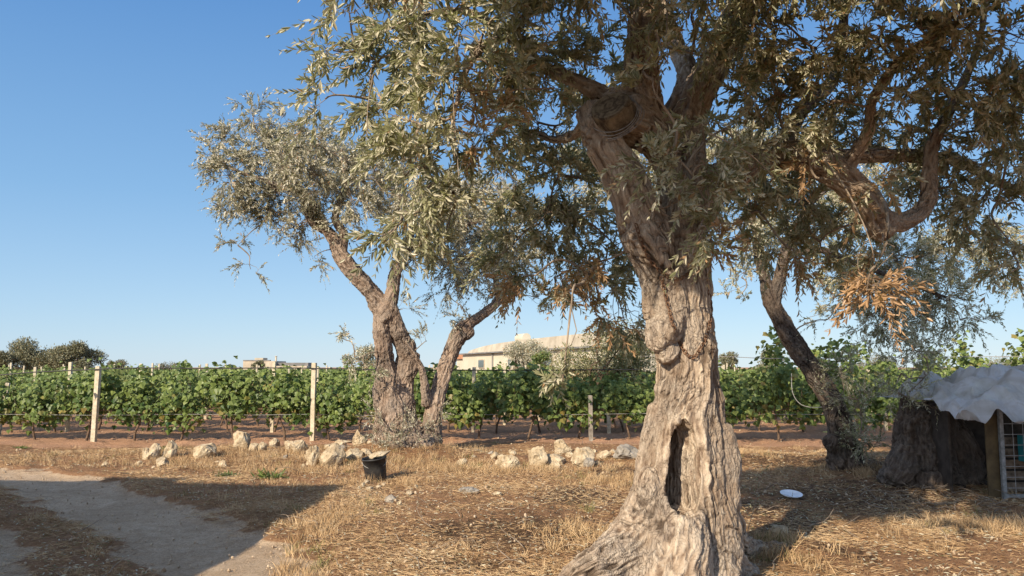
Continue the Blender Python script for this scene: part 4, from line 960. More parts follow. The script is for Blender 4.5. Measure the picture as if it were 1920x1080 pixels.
# ------------------------------------------------------------------ far trees
def far_tree(name, px, ytop, D, wpx, label, group=None, seed=0, leaf=0.2, n=9000, mat='shrub', ylow=None, cat='tree', tw=1.0):
    rg = np.random.default_rng(300 + seed); x = gx_at(px, D); h = CAMH + (688 - ytop) / F * D; half = wpx / 2 / F * D
    z0 = 0.3 if ylow is None else CAMH + (688 - ylow) / F * D
    root = empty(name, (x, D, 0), label, cat, group)
    tbs = []; m = 16
    cc = np.stack([rg.uniform(-.75, .75, m) * half, rg.uniform(-.6, .6, m) * half, z0 + (h - z0) * rg.uniform(0.3, 0.86, m)], -1)
    cc[:, 2] = np.minimum(cc[:, 2], z0 + (h - z0) * (0.92 - 0.55 * (np.abs(cc[:, 0]) / half) ** 2))
    rr = rg.uniform(0.16, 0.30, m) * min(half, (h - z0)) 
    pick = rg.integers(0, m, n); q = norm(rg.normal(0, 1, (n, 3))) * rg.random((n, 1)) ** 0.35
    lump = 1 + 0.35 * vnoise(q * 3 + pick[:, None] * 7.0, seed)
    Bp = cc[pick] + q * (rr[pick] * lump)[:, None] * np.array([1.25, 1.2, 1.0]) * 1.25
    A = norm(q + rg.normal(0, .7, (n, 3))); N_ = norm(np.cross(A, rg.normal(0, 1, (n, 3))))
    V, fl, nv_ = blade_mesh(Bp, A, N_, rg.uniform(.6, 1.3, n) * leaf, rg.uniform(.3, .5, n) * leaf, False)
    me = mesh_np('far_foliage', V, fl, dict(lr=np.repeat(np.clip(rg.random(n) * .7 + .3 * rg.random(m)[pick], 0, 1), nv_), ld=np.repeat((rg.random(n) < .06) * 1., nv_)))
    link('crown', me, M[mat], root)
    tr_ = [many_tubes(catmull(np.array([(0, 0, -.2), (.05 * half, 0, z0 + .2), (0.0, 0, z0 + (h - z0) * .5)]), 8)[None], np.linspace(0.05, 0.025, 8)[None] * max(h, 2) * tw, 8)]
    tr_.append(many_tubes(curve_links(np.tile(np.array([[0, 0, z0 + .1]]), (m, 1)), cc, 6, rg, .1), np.linspace(0.02, 0.006, 6)[None].repeat(m, 0) * max(h, 2), 5))
    V, fl = merge_parts([(a, [b]) for a, b in tr_]); link('trunk', mesh_np('far_trunk', V, fl, None, True), M['vine_wood'], root)
    return root
G = 'trees beyond the vineyard'
far_tree('dense_tree', 75, 630, 75, 110, 'tallest dense dark tree beyond the vines at far left', G, 1, .2, 16000)
far_tree('dense_tree', 140, 640, 74, 86, 'dark tree right of the tallest one in the far left clump', G, 2, .2, 13000)
far_tree('dense_tree', 5, 656, 72, 60, 'low dark tree cut by the left edge of the picture', G, 3, .2, 9000)
far_tree('dense_tree', -80, 640, 78, 90, 'dark tree of the far left clump beyond the picture edge', G, 14, .2, 6000)
far_tree('round_tree', 230, 669, 90, 42, 'small round tree standing alone right of the far left clump', G, 4, .2, 5000)
far_tree('low_bush', 322, 680, 85, 52, 'low flat grey bush on the horizon above the lit vines', G, 5, .16, 3500, cat='bush')
far_tree('low_bush', 433, 682, 95, 24, 'tiny bush just left of the small flat roofed building', G, 6, .16, 1500, cat='bush')
far_tree('round_tree', 487, 674, 100, 24, 'narrow tree in front of the small flat roofed building', G, 7, .2, 2500)
far_tree('olive_bush', 682, 641, 30, 78, 'pale olive bush showing above the vines behind the twisted olive', G, 8, .09, 9000, 'olive_far', cat='bush')
far_tree('olive_bush', 990, 628, 45, 90, 'pale grey olive hiding part of the cream house', G, 9, .1, 11000, 'olive_far')
far_tree('olive_bush', 1115, 612, 21.8, 220, 'wide olive green bush rising among the vines just left of the huge trunk', None, 21, .075, 15000, 'bush', cat='bush', ylow=740, tw=0.25)
far_tree('dark_bush', 1015, 655, 38, 44, 'small dark bush in front of the cream house', G, 10, .12, 5000, 'vine', cat='bush')
far_tree('round_tree', 1365, 655, 80, 34, 'small tree on the horizon just right of the huge trunk', G, 11, .2, 3000)
far_tree('round_tree', 1445, 650, 70, 52, 'pale round tree on the horizon left of the leaning olive', G, 12, .18, 5000)
far_tree('low_bush', 1640, 668, 85, 90, 'low bush on the horizon behind the dark shaded vines', G, 13, .18, 4000, cat='bush')
far_tree('low_bush', 1880, 676, 85, 110, 'low bush on the horizon above the plastic covered pen', G, 15, .18, 4000, cat='bush')

# ------------------------------------------------------------------ far buildings
D = 110.0
bx_ = lambda px: (px - CX) / F * D
zy = lambda py: CAMH + (688 - py) / F * D
b = empty('flat_roofed_building', (bx_(516), D, 0), 'small tan flat roofed building far off above the left vines', 'building')
def rel(x0, x1, z0, z1, y0=0.0, dy=6.0): return (bx_((x0 + x1) / 2) - bx_(516), y0 + dy / 2, (zy(z0) + zy(z1)) / 2, bx_(x1) - bx_(x0), dy, zy(z1) - zy(z0))
link('wall', boxes('wall', [rel(458, 515, 712, 677), rel(515.2, 576, 712, 686, 0.3)]), M['wall_dirty'], b)
link('parapet', boxes('parapet', [rel(458, 508, 677.01, 675, -0.05, 0.5), rel(503, 576, 686.02, 680, 1.0, 3.0)]), M['grey_wall'], b)
link('roof_block', boxes('rb', [rel(474, 490, 676, 671, 1.2, 2.0)]), M['wall_dirty'], b)
link('chimney', boxes('ch', [rel(514.3, 516.6, 686, 668.5, 0.8, 0.3), rel(513.6, 517.4, 668.4, 667.4, 0.7, .4)]), M['wall'], b)
link('window', boxes('wi', [rel(545, 551, 694, 689, 0.24, 0.1)]), M['glass'], b)
link('lean_to', boxes('lt', [rel(576.5, 596, 712, 690, 0.5, 4)]), M['wall'], b)

# cream house, oblique, with vaulted roof line
A0 = np.array([gx_at(868, 84), 84.0]); A1 = np.array([gx_at(1130, 52), 52.0]); dv = A1 - A0; ln_ = np.linalg.norm(dv); ang_ = math.atan2(dv[1], dv[0])
h_ = empty('cream_house', (A0[0], A0[1], 0), 'cream house with long curved roof behind the vineyard', 'house', rz=ang_)
link('wall', boxes('w', [(ln_ / 2, 3, 1.45, ln_, 6, 2.9)]), M['wall'], h_)
link('cornice', boxes('c', [(ln_ / 2, 2.9, 2.98, ln_ + .3, 6.5, 0.12)]), M['grey_wall'], h_)
n = 40; xs = np.linspace(0, ln_, n); zt = 3.06 + 0.25 + 0.70 * (1 - np.exp(-xs / ln_ * 5)) 
V = []
for x_, z_ in zip(xs, zt): V += [(x_, 0.5, 3.06), (x_, 0.7, z_), (x_, 3.0, z_ + .15), (x_, 5.2, z_), (x_, 5.5, 3.06)]
Fq = []
for i in range(n - 1):
    for j in range(5): Fq.append((i * 5 + j, (i + 1) * 5 + j, (i + 1) * 5 + (j + 1) % 5, i * 5 + (j + 1) % 5))
me = mesh_np('vault', np.array(V), [np.array(Fq), np.array([(0, 1, 2, 3, 4), ((n - 1) * 5 + 4, (n - 1) * 5 + 3, (n - 1) * 5 + 2, (n - 1) * 5 + 1, (n - 1) * 5)])])
link('vaulted_roof', me, M['wall_dirty'], h_)
link('tiled_roof', boxes('tr', [(-2.2, 5, 2.75, 4.2, 9.5, 0.5)]), M['tile'], h_); link('side_wing', boxes('sw', [(-2.2, 5, 1.25, 4.0, 9, 2.48)]), M['wall'], h_)
for fx in (0.205, 0.47, 0.72):
    w_ = link('window', boxes('wf', [(ln_ * fx, -0.04, 1.95, 1.9, 0.1, 0.85)]), M['wall_dirty'], h_); link('pane', boxes('wp', [(ln_ * fx, -0.1, 1.95, 1.7, 0.06, 0.68)]), M['glass'], w_)
link('drainpipe', boxes('dp', [(ln_ * 0.31, -0.08, 1.45, 0.12, 0.12, 2.88)]), M['grey_wall'], h_)
bm = bmesh.new(); bmesh.ops.create_cone(bm, cap_ends=True, segments=24, radius1=0.42, radius2=0.42, depth=2.2, matrix=Matrix.Translation((ln_ * .30, 3, 4.35)) @ Matrix.Rotation(R(90), 4, 'Y'))
me = bpy.data.meshes.new('tank'); bm.to_mesh(me); bm.free(); link('roof_tank', me, M['wall'], h_)

# low farm building left of the camera: its shadow lies across the track
hx, hy = -2.35 - 1.732 * LX * 3.4, 11.35 - 1.732 * LY * 3.4
fb = empty('farm_building', (hx, hy, 0), 'plain flat roofed farm building beside the track, outside the picture at left', 'building')
def ring(x0, x1, y0, y1, z0, z1): return ((x0 + x1) / 2, (y0 + y1) / 2, (z0 + z1) / 2, x1 - x0, y1 - y0, z1 - z0)
fb.rotation_euler = (0, 0, -0.09)
link('wall', boxes('w', [ring(-7, 0, -9.5, 0, -.2, 3.25)]), M['wall'], fb)
link('roof', boxes('r', [ring(-7.0, 0.04, -9.55, 0.04, 3.252, 3.4)]), M['wall_dirty'], fb)
link('upper_room', boxes('u', [ring(-7.0, -2.75, -5.0, -0.02, 3.402, 3.75)]), M['wall'], fb)
dr = link('door', boxes('d', [ring(0.003, 0.05, -5.0, -4.0, 0, 2.1)]), M['plank'], fb); link('handle', boxes('hd', [ring(0.052, 0.09, -4.2, -4.1, 1.0, 1.04)]), M['metal'], dr)
w_ = link('window', boxes('wf', [ring(0.003, 0.05, -2.6, -1.5, 1.0, 2.0)]), M['plank'], fb); link('pane', boxes('wp', [ring(0.052, 0.06, -2.5, -1.6, 1.1, 1.9)]), M['glass'], w_)
# ------------------------------------------------------------------ stones
def rock_mesh(seed, sx, sy, sz, sub=4):
    rg = np.random.default_rng(seed); bm = bmesh.new(); bmesh.ops.create_icosphere(bm, subdivisions=sub, radius=1)
    V = np.array([v.co[:] for v in bm.verts]); Fc = np.array([[v.index for v in f.verts] for f in bm.faces]); bm.free()
    for _ in range(22):
        nn = norm(rg.normal(0, 1, 3)); d_ = rg.uniform(0.5, 0.82); e = V @ nn - d_; V = V - np.where(e > 0, e, 0)[:, None] * nn * 0.93
    V = V * (1 + 0.16 * fbm(V * 2 + seed, seed, 3) - 0.10 * np.exp(-(vnoise(V * 2.6, seed + 3) / .1) ** 2) + 0.05 * vnoise(V * 7, seed))[:, None]
    V = V / np.abs(V).max(0)
    return mesh_np('rock', V * np.array([sx, sy, sz]), [Fc], None, False)
def rock(px, ybot, w, h, label, seed, mat='stone', tilt=0.0, name='limestone_rock', group='limestone rocks edging the vineyard', D=None, lift=0.0):
    D = D or F * CAMH / (ybot - 688); k_ = D / F; x = (px - CX) * k_
    o = link(name, rock_mesh(seed, w / 2 * k_, 0.42 * (w + h) / 2 * k_ + .02, h / 2 * k_ * 1.3), M[mat]); o.rotation_euler = (0, tilt, 0)
    o.location = (x, D + 0.1, gzf(x, D) + h / 2 * k_ * 0.62 + lift)
    return tag(o, label, 'rock', group)
rock(281, 862, 24, 24, 'small pale rock at the far left end of the rock row', 1)
rock(295, 862, 34, 32, 'rough split rock, second from the left end of the rock row', 2)
rock(325, 860, 26, 34, 'upright white rock beside a dry weed near the left end of the row', 3, tilt=.2)
rock(386, 862, 50, 34, 'broad low buff rock in the left half of the rock row', 4)
rock(457, 850, 34, 36, 'bright white angular rock below the lit vines', 5, tilt=-.25)
rock(495, 852, 20, 20, 'small rock half hidden in dry grass right of the white angular one', 6)
rock(516, 838, 22, 18, 'small rounded buff rock set back by the vines', 7)
rock(546, 838, 20, 14, 'small flat pale rock left of the middle post foot', 8)
rock(562, 858, 34, 26, 'low square rock just left of the tall white pair', 9)
rock(591, 874, 28, 40, 'tall white rock, left one of the pair near the bucket', 10, tilt=-.15)
rock(625, 874, 46, 46, 'large leaning pale rock, right one of the pair near the bucket', 11, tilt=.35)
rock(649, 828, 36, 7, 'flat thin white stone lying behind the rock row', 12)
rock(677, 848, 30, 34, 'knobbly white rock at the left foot of the twisted olive', 13)
rock(668, 868, 40, 22, 'low rubble rock between the big leaning rock and the bucket', 14)
rock(953, 878, 50, 34, 'low buff rock at the left end of the group before the grey post', 15)
rock(1009, 869, 38, 38, 'upright flat faced rock left of the grey post', 16)
rock(1052, 848, 28, 26, 'small knobbly rock behind the upright flat faced one', 17)
rock(1040, 868, 40, 20, 'low crumbled rock in dry grass right of the upright one', 18)
rock(1091, 874, 46, 40, 'broad buff rock directly below the grey post', 19)
rock(1130, 866, 28, 18, 'small smooth white rock right of the broad buff one', 20)
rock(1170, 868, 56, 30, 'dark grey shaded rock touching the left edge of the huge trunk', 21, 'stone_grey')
for i, (px, py, w_, h_) in enumerate(((683, 908, 14, 9), (697, 914, 16, 10), (712, 910, 13, 9), (690, 903, 12, 8), (722, 905, 10, 7), (768, 922, 15, 9), (782, 908, 9, 6), (752, 940, 12, 8), (676, 912, 10, 7), (708, 920, 9, 6))):
    rock(px, py, w_, h_, ['flat white pebble left in front of the bucket', 'largest white pebble in the heap below the bucket', 'white pebble under the right side of the bucket', 'small white pebble against the bucket foot', 'tiny pebble right of the bucket', 'lone white stone on the straw right of the bucket', 'tiny stone above the lone white stone', 'pale stone in the straw below the lone white stone', 'leftmost white pebble by the bucket', 'tiny white pebble at the front of the bucket heap'][i], 40 + i, name='white_stone', group='small white stones near the bucket')
rr_ = random.Random(9)
def bank(pxa, pxb, n, where, seed):
    for i, px in enumerate(sorted(rr_.uniform(pxa, pxb) for _ in range(n))):
        yb = rr_.uniform(846, 878) - (px - 300) * 0.0; w_ = rr_.uniform(9, 26)
        rock(px, yb, w_, w_ * rr_.uniform(.5, .8), ordinal(i + 1) + ' small rubble stone from the left ' + where, seed + i, 'stone' if rr_.random() < .8 else 'stone_grey', rr_.uniform(-.4, .4), name='rubble_stone', group='small rubble stones of the low bank')
bank(400, 560, 9, 'between broad buff rock and low square rock', 100)
bank(560, 700, 14, 'in the bank left of the bucket', 120)
bank(850, 950, 7, 'in the bank just right of the twisted olive', 150)
bank(950, 1190, 18, 'in the bank left of the huge trunk', 170)
bank(200, 400, 5, 'at the left end of the bank', 200)
rock(932, 926, 22, 8, 'flat whitish stone on the straw in the middle foreground', 60, name='white_stone', group='small white stones near the bucket')
rock(735, 932, 24, 12, 'dark lump of charred wood on the straw below the bucket', 61, 'stone_grey', name='dark_stone', group=None)
rock(878, 924, 44, 14, 'grey heap of ash on the straw in the middle foreground', 62, 'stone_grey', name='ash_heap', group=None)
rock(1455, 1010, 40, 26, 'low pale stone against the right root of the huge trunk', 63, name='root_stone', group=None)

# ------------------------------------------------------------------ bucket with a stone on top
D = 12.0; k_ = D / F; bxp = gx_at(710, D); bz = gzf(bxp, D)
bk_ = empty('plastic_bucket', (bxp, D, bz + 0.02), 'black plastic bucket standing under the twisted olive', 'bucket'); bk_.rotation_euler = (0.06, -0.13, 0.3); bk_.scale = (.95, .95, .85)
def lathe(prof, seg=32):
    V, Fq = [], []
    for (r_, z_) in prof:
        for i in range(seg): V.append((r_ * math.cos(2 * math.pi * i / seg), r_ * math.sin(2 * math.pi * i / seg), z_))
    for j in range(len(prof) - 1):
        for i in range(seg): Fq.append((j * seg + i, j * seg + (i + 1) % seg, (j + 1) * seg + (i + 1) % seg, (j + 1) * seg + i))
    return np.array(V), np.array(Fq)
V, Fq = lathe([(0.0, 0.012), (0.150, 0.012), (0.155, 0.0), (0.160, 0.01), (0.172, 0.18), (0.182, 0.345), (0.192, 0.348), (0.192, 0.375), (0.184, 0.375), (0.176, 0.34), (0.150, 0.02), (0.0, 0.02)])
link('body', mesh_np('b', V, [Fq], None, True), M['black_plastic'], bk_)
th = np.linspace(0, math.pi, 20); hd = np.stack([0.19 * np.cos(th), 0.19 * np.sin(th) * -0.85, 0.33 - 0.12 * np.sin(th)], -1)
link('handle', mesh_np('h', *(lambda v: (v[0], [v[1]]))(many_tubes(hd[None], np.full((1, 20), .004), 6))), M['wire'], bk_)
o = rock(709, 905, 46, 9, 'flat pale slab of stone laid over the black bucket', 70, name='stone_slab', group=None, D=D - .1); o.location = (bxp + 0.05, D, bz + 0.38); o.rotation_euler = (0.1, -0.20, 0)

# plate
D = F * CAMH / (938 - 688); xx = gx_at(1473, D); V, Fq = lathe([(0.0, 0.012), (0.085, 0.010), (0.10, 0.013), (0.128, 0.026), (0.132, 0.028), (0.131, 0.023), (0.10, 0.006), (0.085, 0.0), (0.0, 0.002)], 40)
o = link('plate', mesh_np('plate', V, [Fq], None, True), M['white_plastic'], loc=(xx, D, gzf(xx, D) + 0.045)); o.rotation_euler = (0.20, 0.03, 0)
tag(o, 'round white plastic plate lying in the shade right of the huge trunk', 'plate')

# ------------------------------------------------------------------ chains and tie wires
def chain(pts, label, link_len=0.044, wr=0.0042):
    P = catmull(np.array(pts), 400); s = np.concatenate([[0], np.cumsum(np.linalg.norm(np.diff(P, axis=0), axis=1))])
    n = int(s[-1] / (link_len * 0.74)); parts = []
    for i in range(n):
        t_ = (i + .5) / n * s[-1]; j = min(np.searchsorted(s, t_), 398); c = P[j]; tg = norm(P[j + 1] - P[j - 1] if j else P[1] - P[0])
        up = np.array([0, -1.0, 0.15]); a = norm(up - tg * (up @ tg)); b_ = np.cross(tg, a)
        ph = math.pi / 4 + (math.pi / 2) * (i % 2) + random.uniform(-.2, .2); sd_ = math.cos(ph) * a + math.sin(ph) * b_
        th = np.linspace(0, 2 * math.pi, 15)
        L = link_len / 2; W_ = link_len * 0.30
        loop = c + np.clip(1.35 * np.cos(th), -1, 1)[:, None] * tg * L * (0.78 + .22 * np.abs(np.cos(th)))[:, None] + np.sin(th)[:, None] * sd_ * W_
        parts.append(many_tubes(loop[None], np.full((1, 15), wr), 6))
    V, fl = merge_parts([(a, [b]) for a, b in parts])
    return tag(link('rusty_chain', mesh_np('chain', V, fl, None, True), M['rust']), label, 'chain', 'rusty chains on the huge trunk')
tkd = kdtree.KDTree(1)
def on_trunk(px, py, off=0.012):
    """first surface of the big trunk met along the line of sight, a little in front of it"""
    ob = [c_ for c_ in t1.children if c_.name.startswith('trunk')][0]
    o_ = Vector((0, 0, CAMH)) - base; d_ = (Vector(at(px, py, 6)) - Vector((0, 0, CAMH))).normalized()
    ok, loc, nrm_, _ = ob.ray_cast(o_, d_)
    if not ok: return np.array(at(px, py, 6.05))
    return np.array(loc + base - d_ * off)
bpy.context.view_layer.update()
chain([on_trunk(*p) for p in ((1192, 420), (1202, 450), (1214, 480), (1232, 502), (1252, 518), (1272, 523), (1292, 512), (1306, 495), (1318, 470))], 'rusty chain hanging in a loop high on the huge trunk, below the fork')
chain([on_trunk(*p, 0.014) for p in ((1328, 545), (1333, 575), (1331, 605), (1324, 632), (1312, 655), (1300, 670), (1286, 662), (1274, 640), (1262, 610), (1252, 570), (1240, 520))], 'rusty chain crossing lower on the huge trunk, beside the round burl')
cw = []
for j in range(4):
    th = np.linspace(0, 2 * math.pi, 40); nr3 = np.array(nrm); a = norm(np.cross(nr3, [0, 0, 1.0])); b_ = np.cross(nr3, a)
    rr = 0.176 + 0.006 * j; c = cf - nr3 * (0.02 + 0.02 * j)
    cw.append(many_tubes((c + rr * (np.cos(th)[:, None] * a * (1 + .02 * j) + np.sin(th)[:, None] * b_) + nr3 * (0.012 * np.sin(th * 2 + j))[:, None])[None], np.full((1, 40), .0028), 5))
V, fl = merge_parts([(a, [b]) for a, b in cw]); tag(link('tie_wire', mesh_np('tw', V, fl, None, True), M['wire']), 'thin wire wound round the sawn off limb', 'wire')

# ------------------------------------------------------------------ pen with crumpled plastic sheet
px0, Dk = 1862, 9.9; x0 = gx_at(px0, Dk); W = 1.9; Dp = 1.3; H = 1.12; zb = gzf(x0, Dk)
pen = empty('animal_pen', (x0, Dk, zb), 'low wire fronted animal pen at the right edge', 'pen')
fr = [(0.02, 0, H / 2 - .05, .045, .045, H + .1), (W, 0, H / 2 - .05, .045, .045, H + .1), (W / 2, 0, H + .022, W + .05, .043, .043), (W / 2, 0, 0.05, W - .05, .04, .04), (-0.3, Dp, H / 2, .05, .05, H), (W, Dp, H / 2, .05, .05, H)]
for i_, f_ in enumerate(fr): link('rail' if i_ in (2, 3) else 'frame_post', boxes('fr', [f_]), M['metal'], pen)
g_ = []
for i in range(1, 15): g_.append(np.array([(0.02 + i * .125, -0.028, 0.06), (0.02 + i * .125 + .004, -0.026, H)]))
for j in range(1, 9): g_.append(np.array([(0.03, -0.034, 0.02 + j * .128), (W, -0.034, 0.02 + j * .128 + .005)]))
gp = np.array([np.linspace(a[0], a[1], 3) for a in g_]); V, fq = many_tubes(gp, np.full((len(gp), 3), .0038), 5)
link('wire_mesh', mesh_np('wm', V, [fq], None, True), M['wire'], pen)
me = boxes('sb', [(-0.07, 0.05, 0.50, .15, .02, 1.05)]); link('side_board', me, M['board'], pen)
link('back_panel', boxes('bp', [(W / 2 - .15, Dp + .04, H / 2, W + .5, .025, H)]), M['dark_ply'], pen)
link('roof_panel', boxes('rp', [(W / 2 - .1, Dp / 2 + .08, H + .02, W + .3, Dp - .1, .02)]), M['dark_ply'], pen)
link('left_panel', boxes('lp', [(-0.42, Dp * .62, H / 2 - .02, .025, Dp * .7, H)]), M['dark_ply'], pen)
for j in range(5): link('plank', boxes('pk', [(0.9, 0.40, 0.10 + j * .14, 1.3, .025, .11)]), M['plank'], pen)
# things standing in the pen
o = link('storage_crate', boxes('cr', [(0, 0, .16, .4, .3, .32), (0, -.152, .16, .34, .012, .05), (0, -.152, .25, .34, .012, .05)], .004), mat_simple('turquoise_plastic', (0.03, 0.22, 0.24), (0.05, .3, .32), 5, .5)); o.location = (x0 + .62, Dk + .18, zb + .78 - .35); tag(o, 'turquoise crate half seen through the pen wire', 'crate')
# film: crumpled sheet lying over the roof and hanging at its left corner
nu, nvv = 150, 110
U, Vv = np.meshgrid(np.linspace(0, 1, nu), np.linspace(0, 1, nvv)); U = U.ravel(); Vv = Vv.ravel()
left = gx_at(1722, 10.3) - x0
Xs = left + (W + 0.75 - left) * U; Ys = -0.42 + (Dp + 0.75) * Vv
topz = H + 0.13 + 0.30 * np.clip((U - 0.06) / 0.4, 0, 1) ** .7 * np.clip(1 - ((Vv - .5) / .75) ** 2, 0, 1)
hang = np.clip((0.30 - Vv) / 0.30, 0, 1); topz -= hang ** 1.4 * (0.22 + 0.10 * vnoise(np.stack([U * 9, U * 0, U * 0], -1), 7) + 0.26 * np.exp(-((U - 0.26) / 0.075) ** 2))
topz -= np.clip((0.1 - U) / 0.1, 0, 1) * 0.12
wv3 = np.stack([Xs * 2.1, Ys * 2.1, topz * 2], -1); wq = np.stack([vnoise(wv3, 60), vnoise(wv3, 61), vnoise(wv3, 62)], -1)
fold = 1 - 2 * np.abs(vnoise(wv3 * 1.3 + wq * 0.9, 63)); fold2 = 1 - 2 * np.abs(vnoise(wv3 * 3.3 + wq * 1.2, 64))
cr_ = 0; rf = np.random.default_rng(15)
tri = lambda t: 2 * np.abs(t - np.floor(t + .5)) * 2 - 1
for q_ in range(12):
    a_ = rf.uniform(0, math.pi); wl = rf.uniform(.18, .75); msk = np.clip(vnoise(np.stack([Xs * 1.6 + q_ * 7, Ys * 1.6, Xs * 0], -1), 80 + q_) + .35, 0, 1)
    cr_ = cr_ + msk * wl * 0.085 * tri((Xs * math.cos(a_) + Ys * 1.3 * math.sin(a_) + topz * .9 * math.cos(a_ * 2)) / wl + 0.5 * wq[:, q_ % 3] + rf.random())
fold3 = 1 - 2 * np.abs(vnoise(wv3 * 8 + wq * 2, 65)); topz = topz + cr_ + 0.055 * fold * (0.5 + 0.9 * np.exp(-((U - .15) / .25) ** 2)) + 0.006 * fold3; Ys = Ys + 0.10 * wq[:, 0] * hang + 0.5 * cr_ * hang - 0.05 * hang; Xs = Xs + 0.06 * wq[:, 1]
topz = np.where(hang < 0.05, np.maximum(topz, H + .07), np.maximum(topz, 0.45))
i = (np.arange(nvv - 1)[:, None] * nu + np.arange(nu - 1)[None]).ravel()
me = mesh_np('film', np.stack([Xs, Ys, topz], -1), [np.stack([i, i + 1, i + nu + 1, i + nu], -1)], None, False)
o = link('plastic_sheet', me, M['film'], loc=(x0, Dk, zb)); sm_ = o.modifiers.new('t', 'SOLIDIFY'); sm_.thickness = 0.003
tag(o, 'crumpled grey translucent plastic sheet draped over the pen roof', 'plastic sheet')

# ------------------------------------------------------------------ litter, straw, dry grass, weeds
def straw_obj(name, B, A, L, W_, lr, ld, label, cat='grass', kind='stuff', curve=0.0, rg=rng):
    n = len(B); Sd = norm(np.cross(A, norm(rg.normal(0, 1, (n, 3))))); L = L[:, None]; W2 = W_[:, None] / 2
    g = np.zeros((n, 3)); g[:, 2] = -1; cv = (g * curve * L) + rg.normal(0, .06, (n, 3)) * L
    mid = B + A * L * .5 + cv * .3; tip = B + A * L + cv
    V = np.stack([B - Sd * W2, B + Sd * W2, mid + Sd * W2 * .9, tip, mid - Sd * W2 * .9], 1).reshape(-1, 3); b_ = (np.arange(n) * 5)[:, None]
    o = link(name, mesh_np(name, V, [b_ + np.array([[0, 1, 2, 4]]), b_ + np.array([[4, 2, 3]])], dict(lr=np.repeat(lr, 5), ld=np.repeat(ld, 5))), M['straw'])
    return tag(o, label, cat, kind=kind)
def ground_pts(n, dmin, dmax, rg, pw=1.0, wide=0.72):
    y = dmin + (dmax - dmin) * rg.random(n) ** pw; x = rg.uniform(-wide, wide, n) * y + 0.0; return x, y
rg = np.random.default_rng(77)
x, y = ground_pts(340000, 4.6, 16.8, rg, 1.15)
tmk = track_mask(x, y); patch = vnoise(v2(x * 0.9, y * 0.9), 21) + 0.5 * vnoise(v2(x * 3, y * 3), 22)
keep = (rg.random(len(x)) > tmk * 1.05) & (rg.random(len(x)) > mulch_and_shade(x, y) * 0.72) & (rg.random(len(x)) < np.clip(0.58 + 0.95 * patch, 0.06, 1))
x, y = x[keep], y[keep]; n = len(x); az = rg.uniform(0, 2 * math.pi, n); el = np.abs(rg.normal(0, .16, n))
A = np.stack([np.cos(az) * np.cos(el), np.sin(az) * np.cos(el), np.sin(el)], -1)
B = np.stack([x, y, gz(x, y) + rg.uniform(0.004, 0.03, n)], -1)
lr = np.clip(0.30 + 0.35 * rg.random(n) + 0.35 * vnoise(v2(x * 1.4, y * 1.4), 23) + (rg.random(n) < .12) * .4, 0, 1)
straw_obj('straw_litter', B, A, rg.uniform(.03, .11, n), rg.uniform(.0022, .0052, n), lr, np.zeros(n), 'dry straw and twigs strewn over the ground under the olives', 'straw', rg=rg)
# standing dry grass in tufts
cx_, cy_ = ground_pts(2600, 4.8, 17.2, rg, 1.05)
dens = vnoise(v2(cx_ * .8, cy_ * .8), 31); kp = (dens > 0.12) & (rg.random(len(cx_)) < np.clip((cy_ - 5) / 8, .12, .9)) & (mulch_and_shade(cx_, cy_) < .5) & (track_mask(cx_, cy_) < 0.35)
cx_, cy_ = cx_[kp], cy_[kp]
ex = []
def addc(px, py, n, sx, sy):
    D_ = F * CAMH / (py - 688); x_ = gx_at(px, D_); ex.append(np.stack([rg.normal(x_, sx, n), rg.normal(D_, sy, n)], -1))
addc(780, 868, 90, .55, .35); addc(850, 875, 40, .45, .3); addc(745, 900, 20, .25, .2); addc(535, 860, 50, .4, .25); addc(470, 856, 30, .4, .2); addc(950, 880, 40, .6, .2); addc(1050, 880, 50, .8, .2); addc(1150, 905, 60, .3, .4)
addc(300, 850, 60, 2.2, .5); addc(480, 870, 60, 1.2, .4); addc(1090, 1000, 40, .25, .4); addc(1410, 1030, 26, .2, .15); addc(1440, 1050, 40, .3, .2); addc(1850, 985, 50, .5, .3); addc(1780, 995, 30, .4, .2); addc(1560, 890, 60, .6, .4); addc(1650, 900, 50, .6, .3); addc(590, 1010, 36, .14, .6); addc(640, 960, 30, .2, .5); addc(565, 1060, 26, .1, .3)
addc(350, 868, 40, .9, .2); addc(600, 880, 60, 1.1, .2); addc(1350, 860, 40, .5, .3); addc(150, 860, 30, 1.2, .25); addc(950, 850, 26, .8, .3)
ex = np.concatenate(ex); cx_ = np.concatenate([cx_, ex[:, 0]]); cy_ = np.concatenate([cy_, ex[:, 1]])
m = 30; n = len(cx_) * m; hh = np.repeat(rg.uniform(.05, .17, len(cx_)), m); hh[-len(ex) * m:] *= 1.25
x = np.repeat(cx_, m) + rg.normal(0, .05, n); y = np.repeat(cy_, m) + rg.normal(0, .05, n)
A = norm(np.stack([rg.normal(0, .38, n), rg.normal(0, .38, n), np.ones(n)], -1)); B = np.stack([x, y, gz(x, y) - .005], -1)
lr = np.clip(np.repeat(rg.uniform(.25, .85, len(cx_)), m) + rg.normal(0, .14, n), 0, 1)
grn = np.repeat((rg.random(len(cx_)) < .05) * .8, m)
straw_obj('dry_grass', B, A, hh * rg.uniform(.5, 1.25, n), rg.uniform(.003, .006, n), lr, grn, 'short tufts of standing bleached grass on the ground', curve=.22, rg=rg)
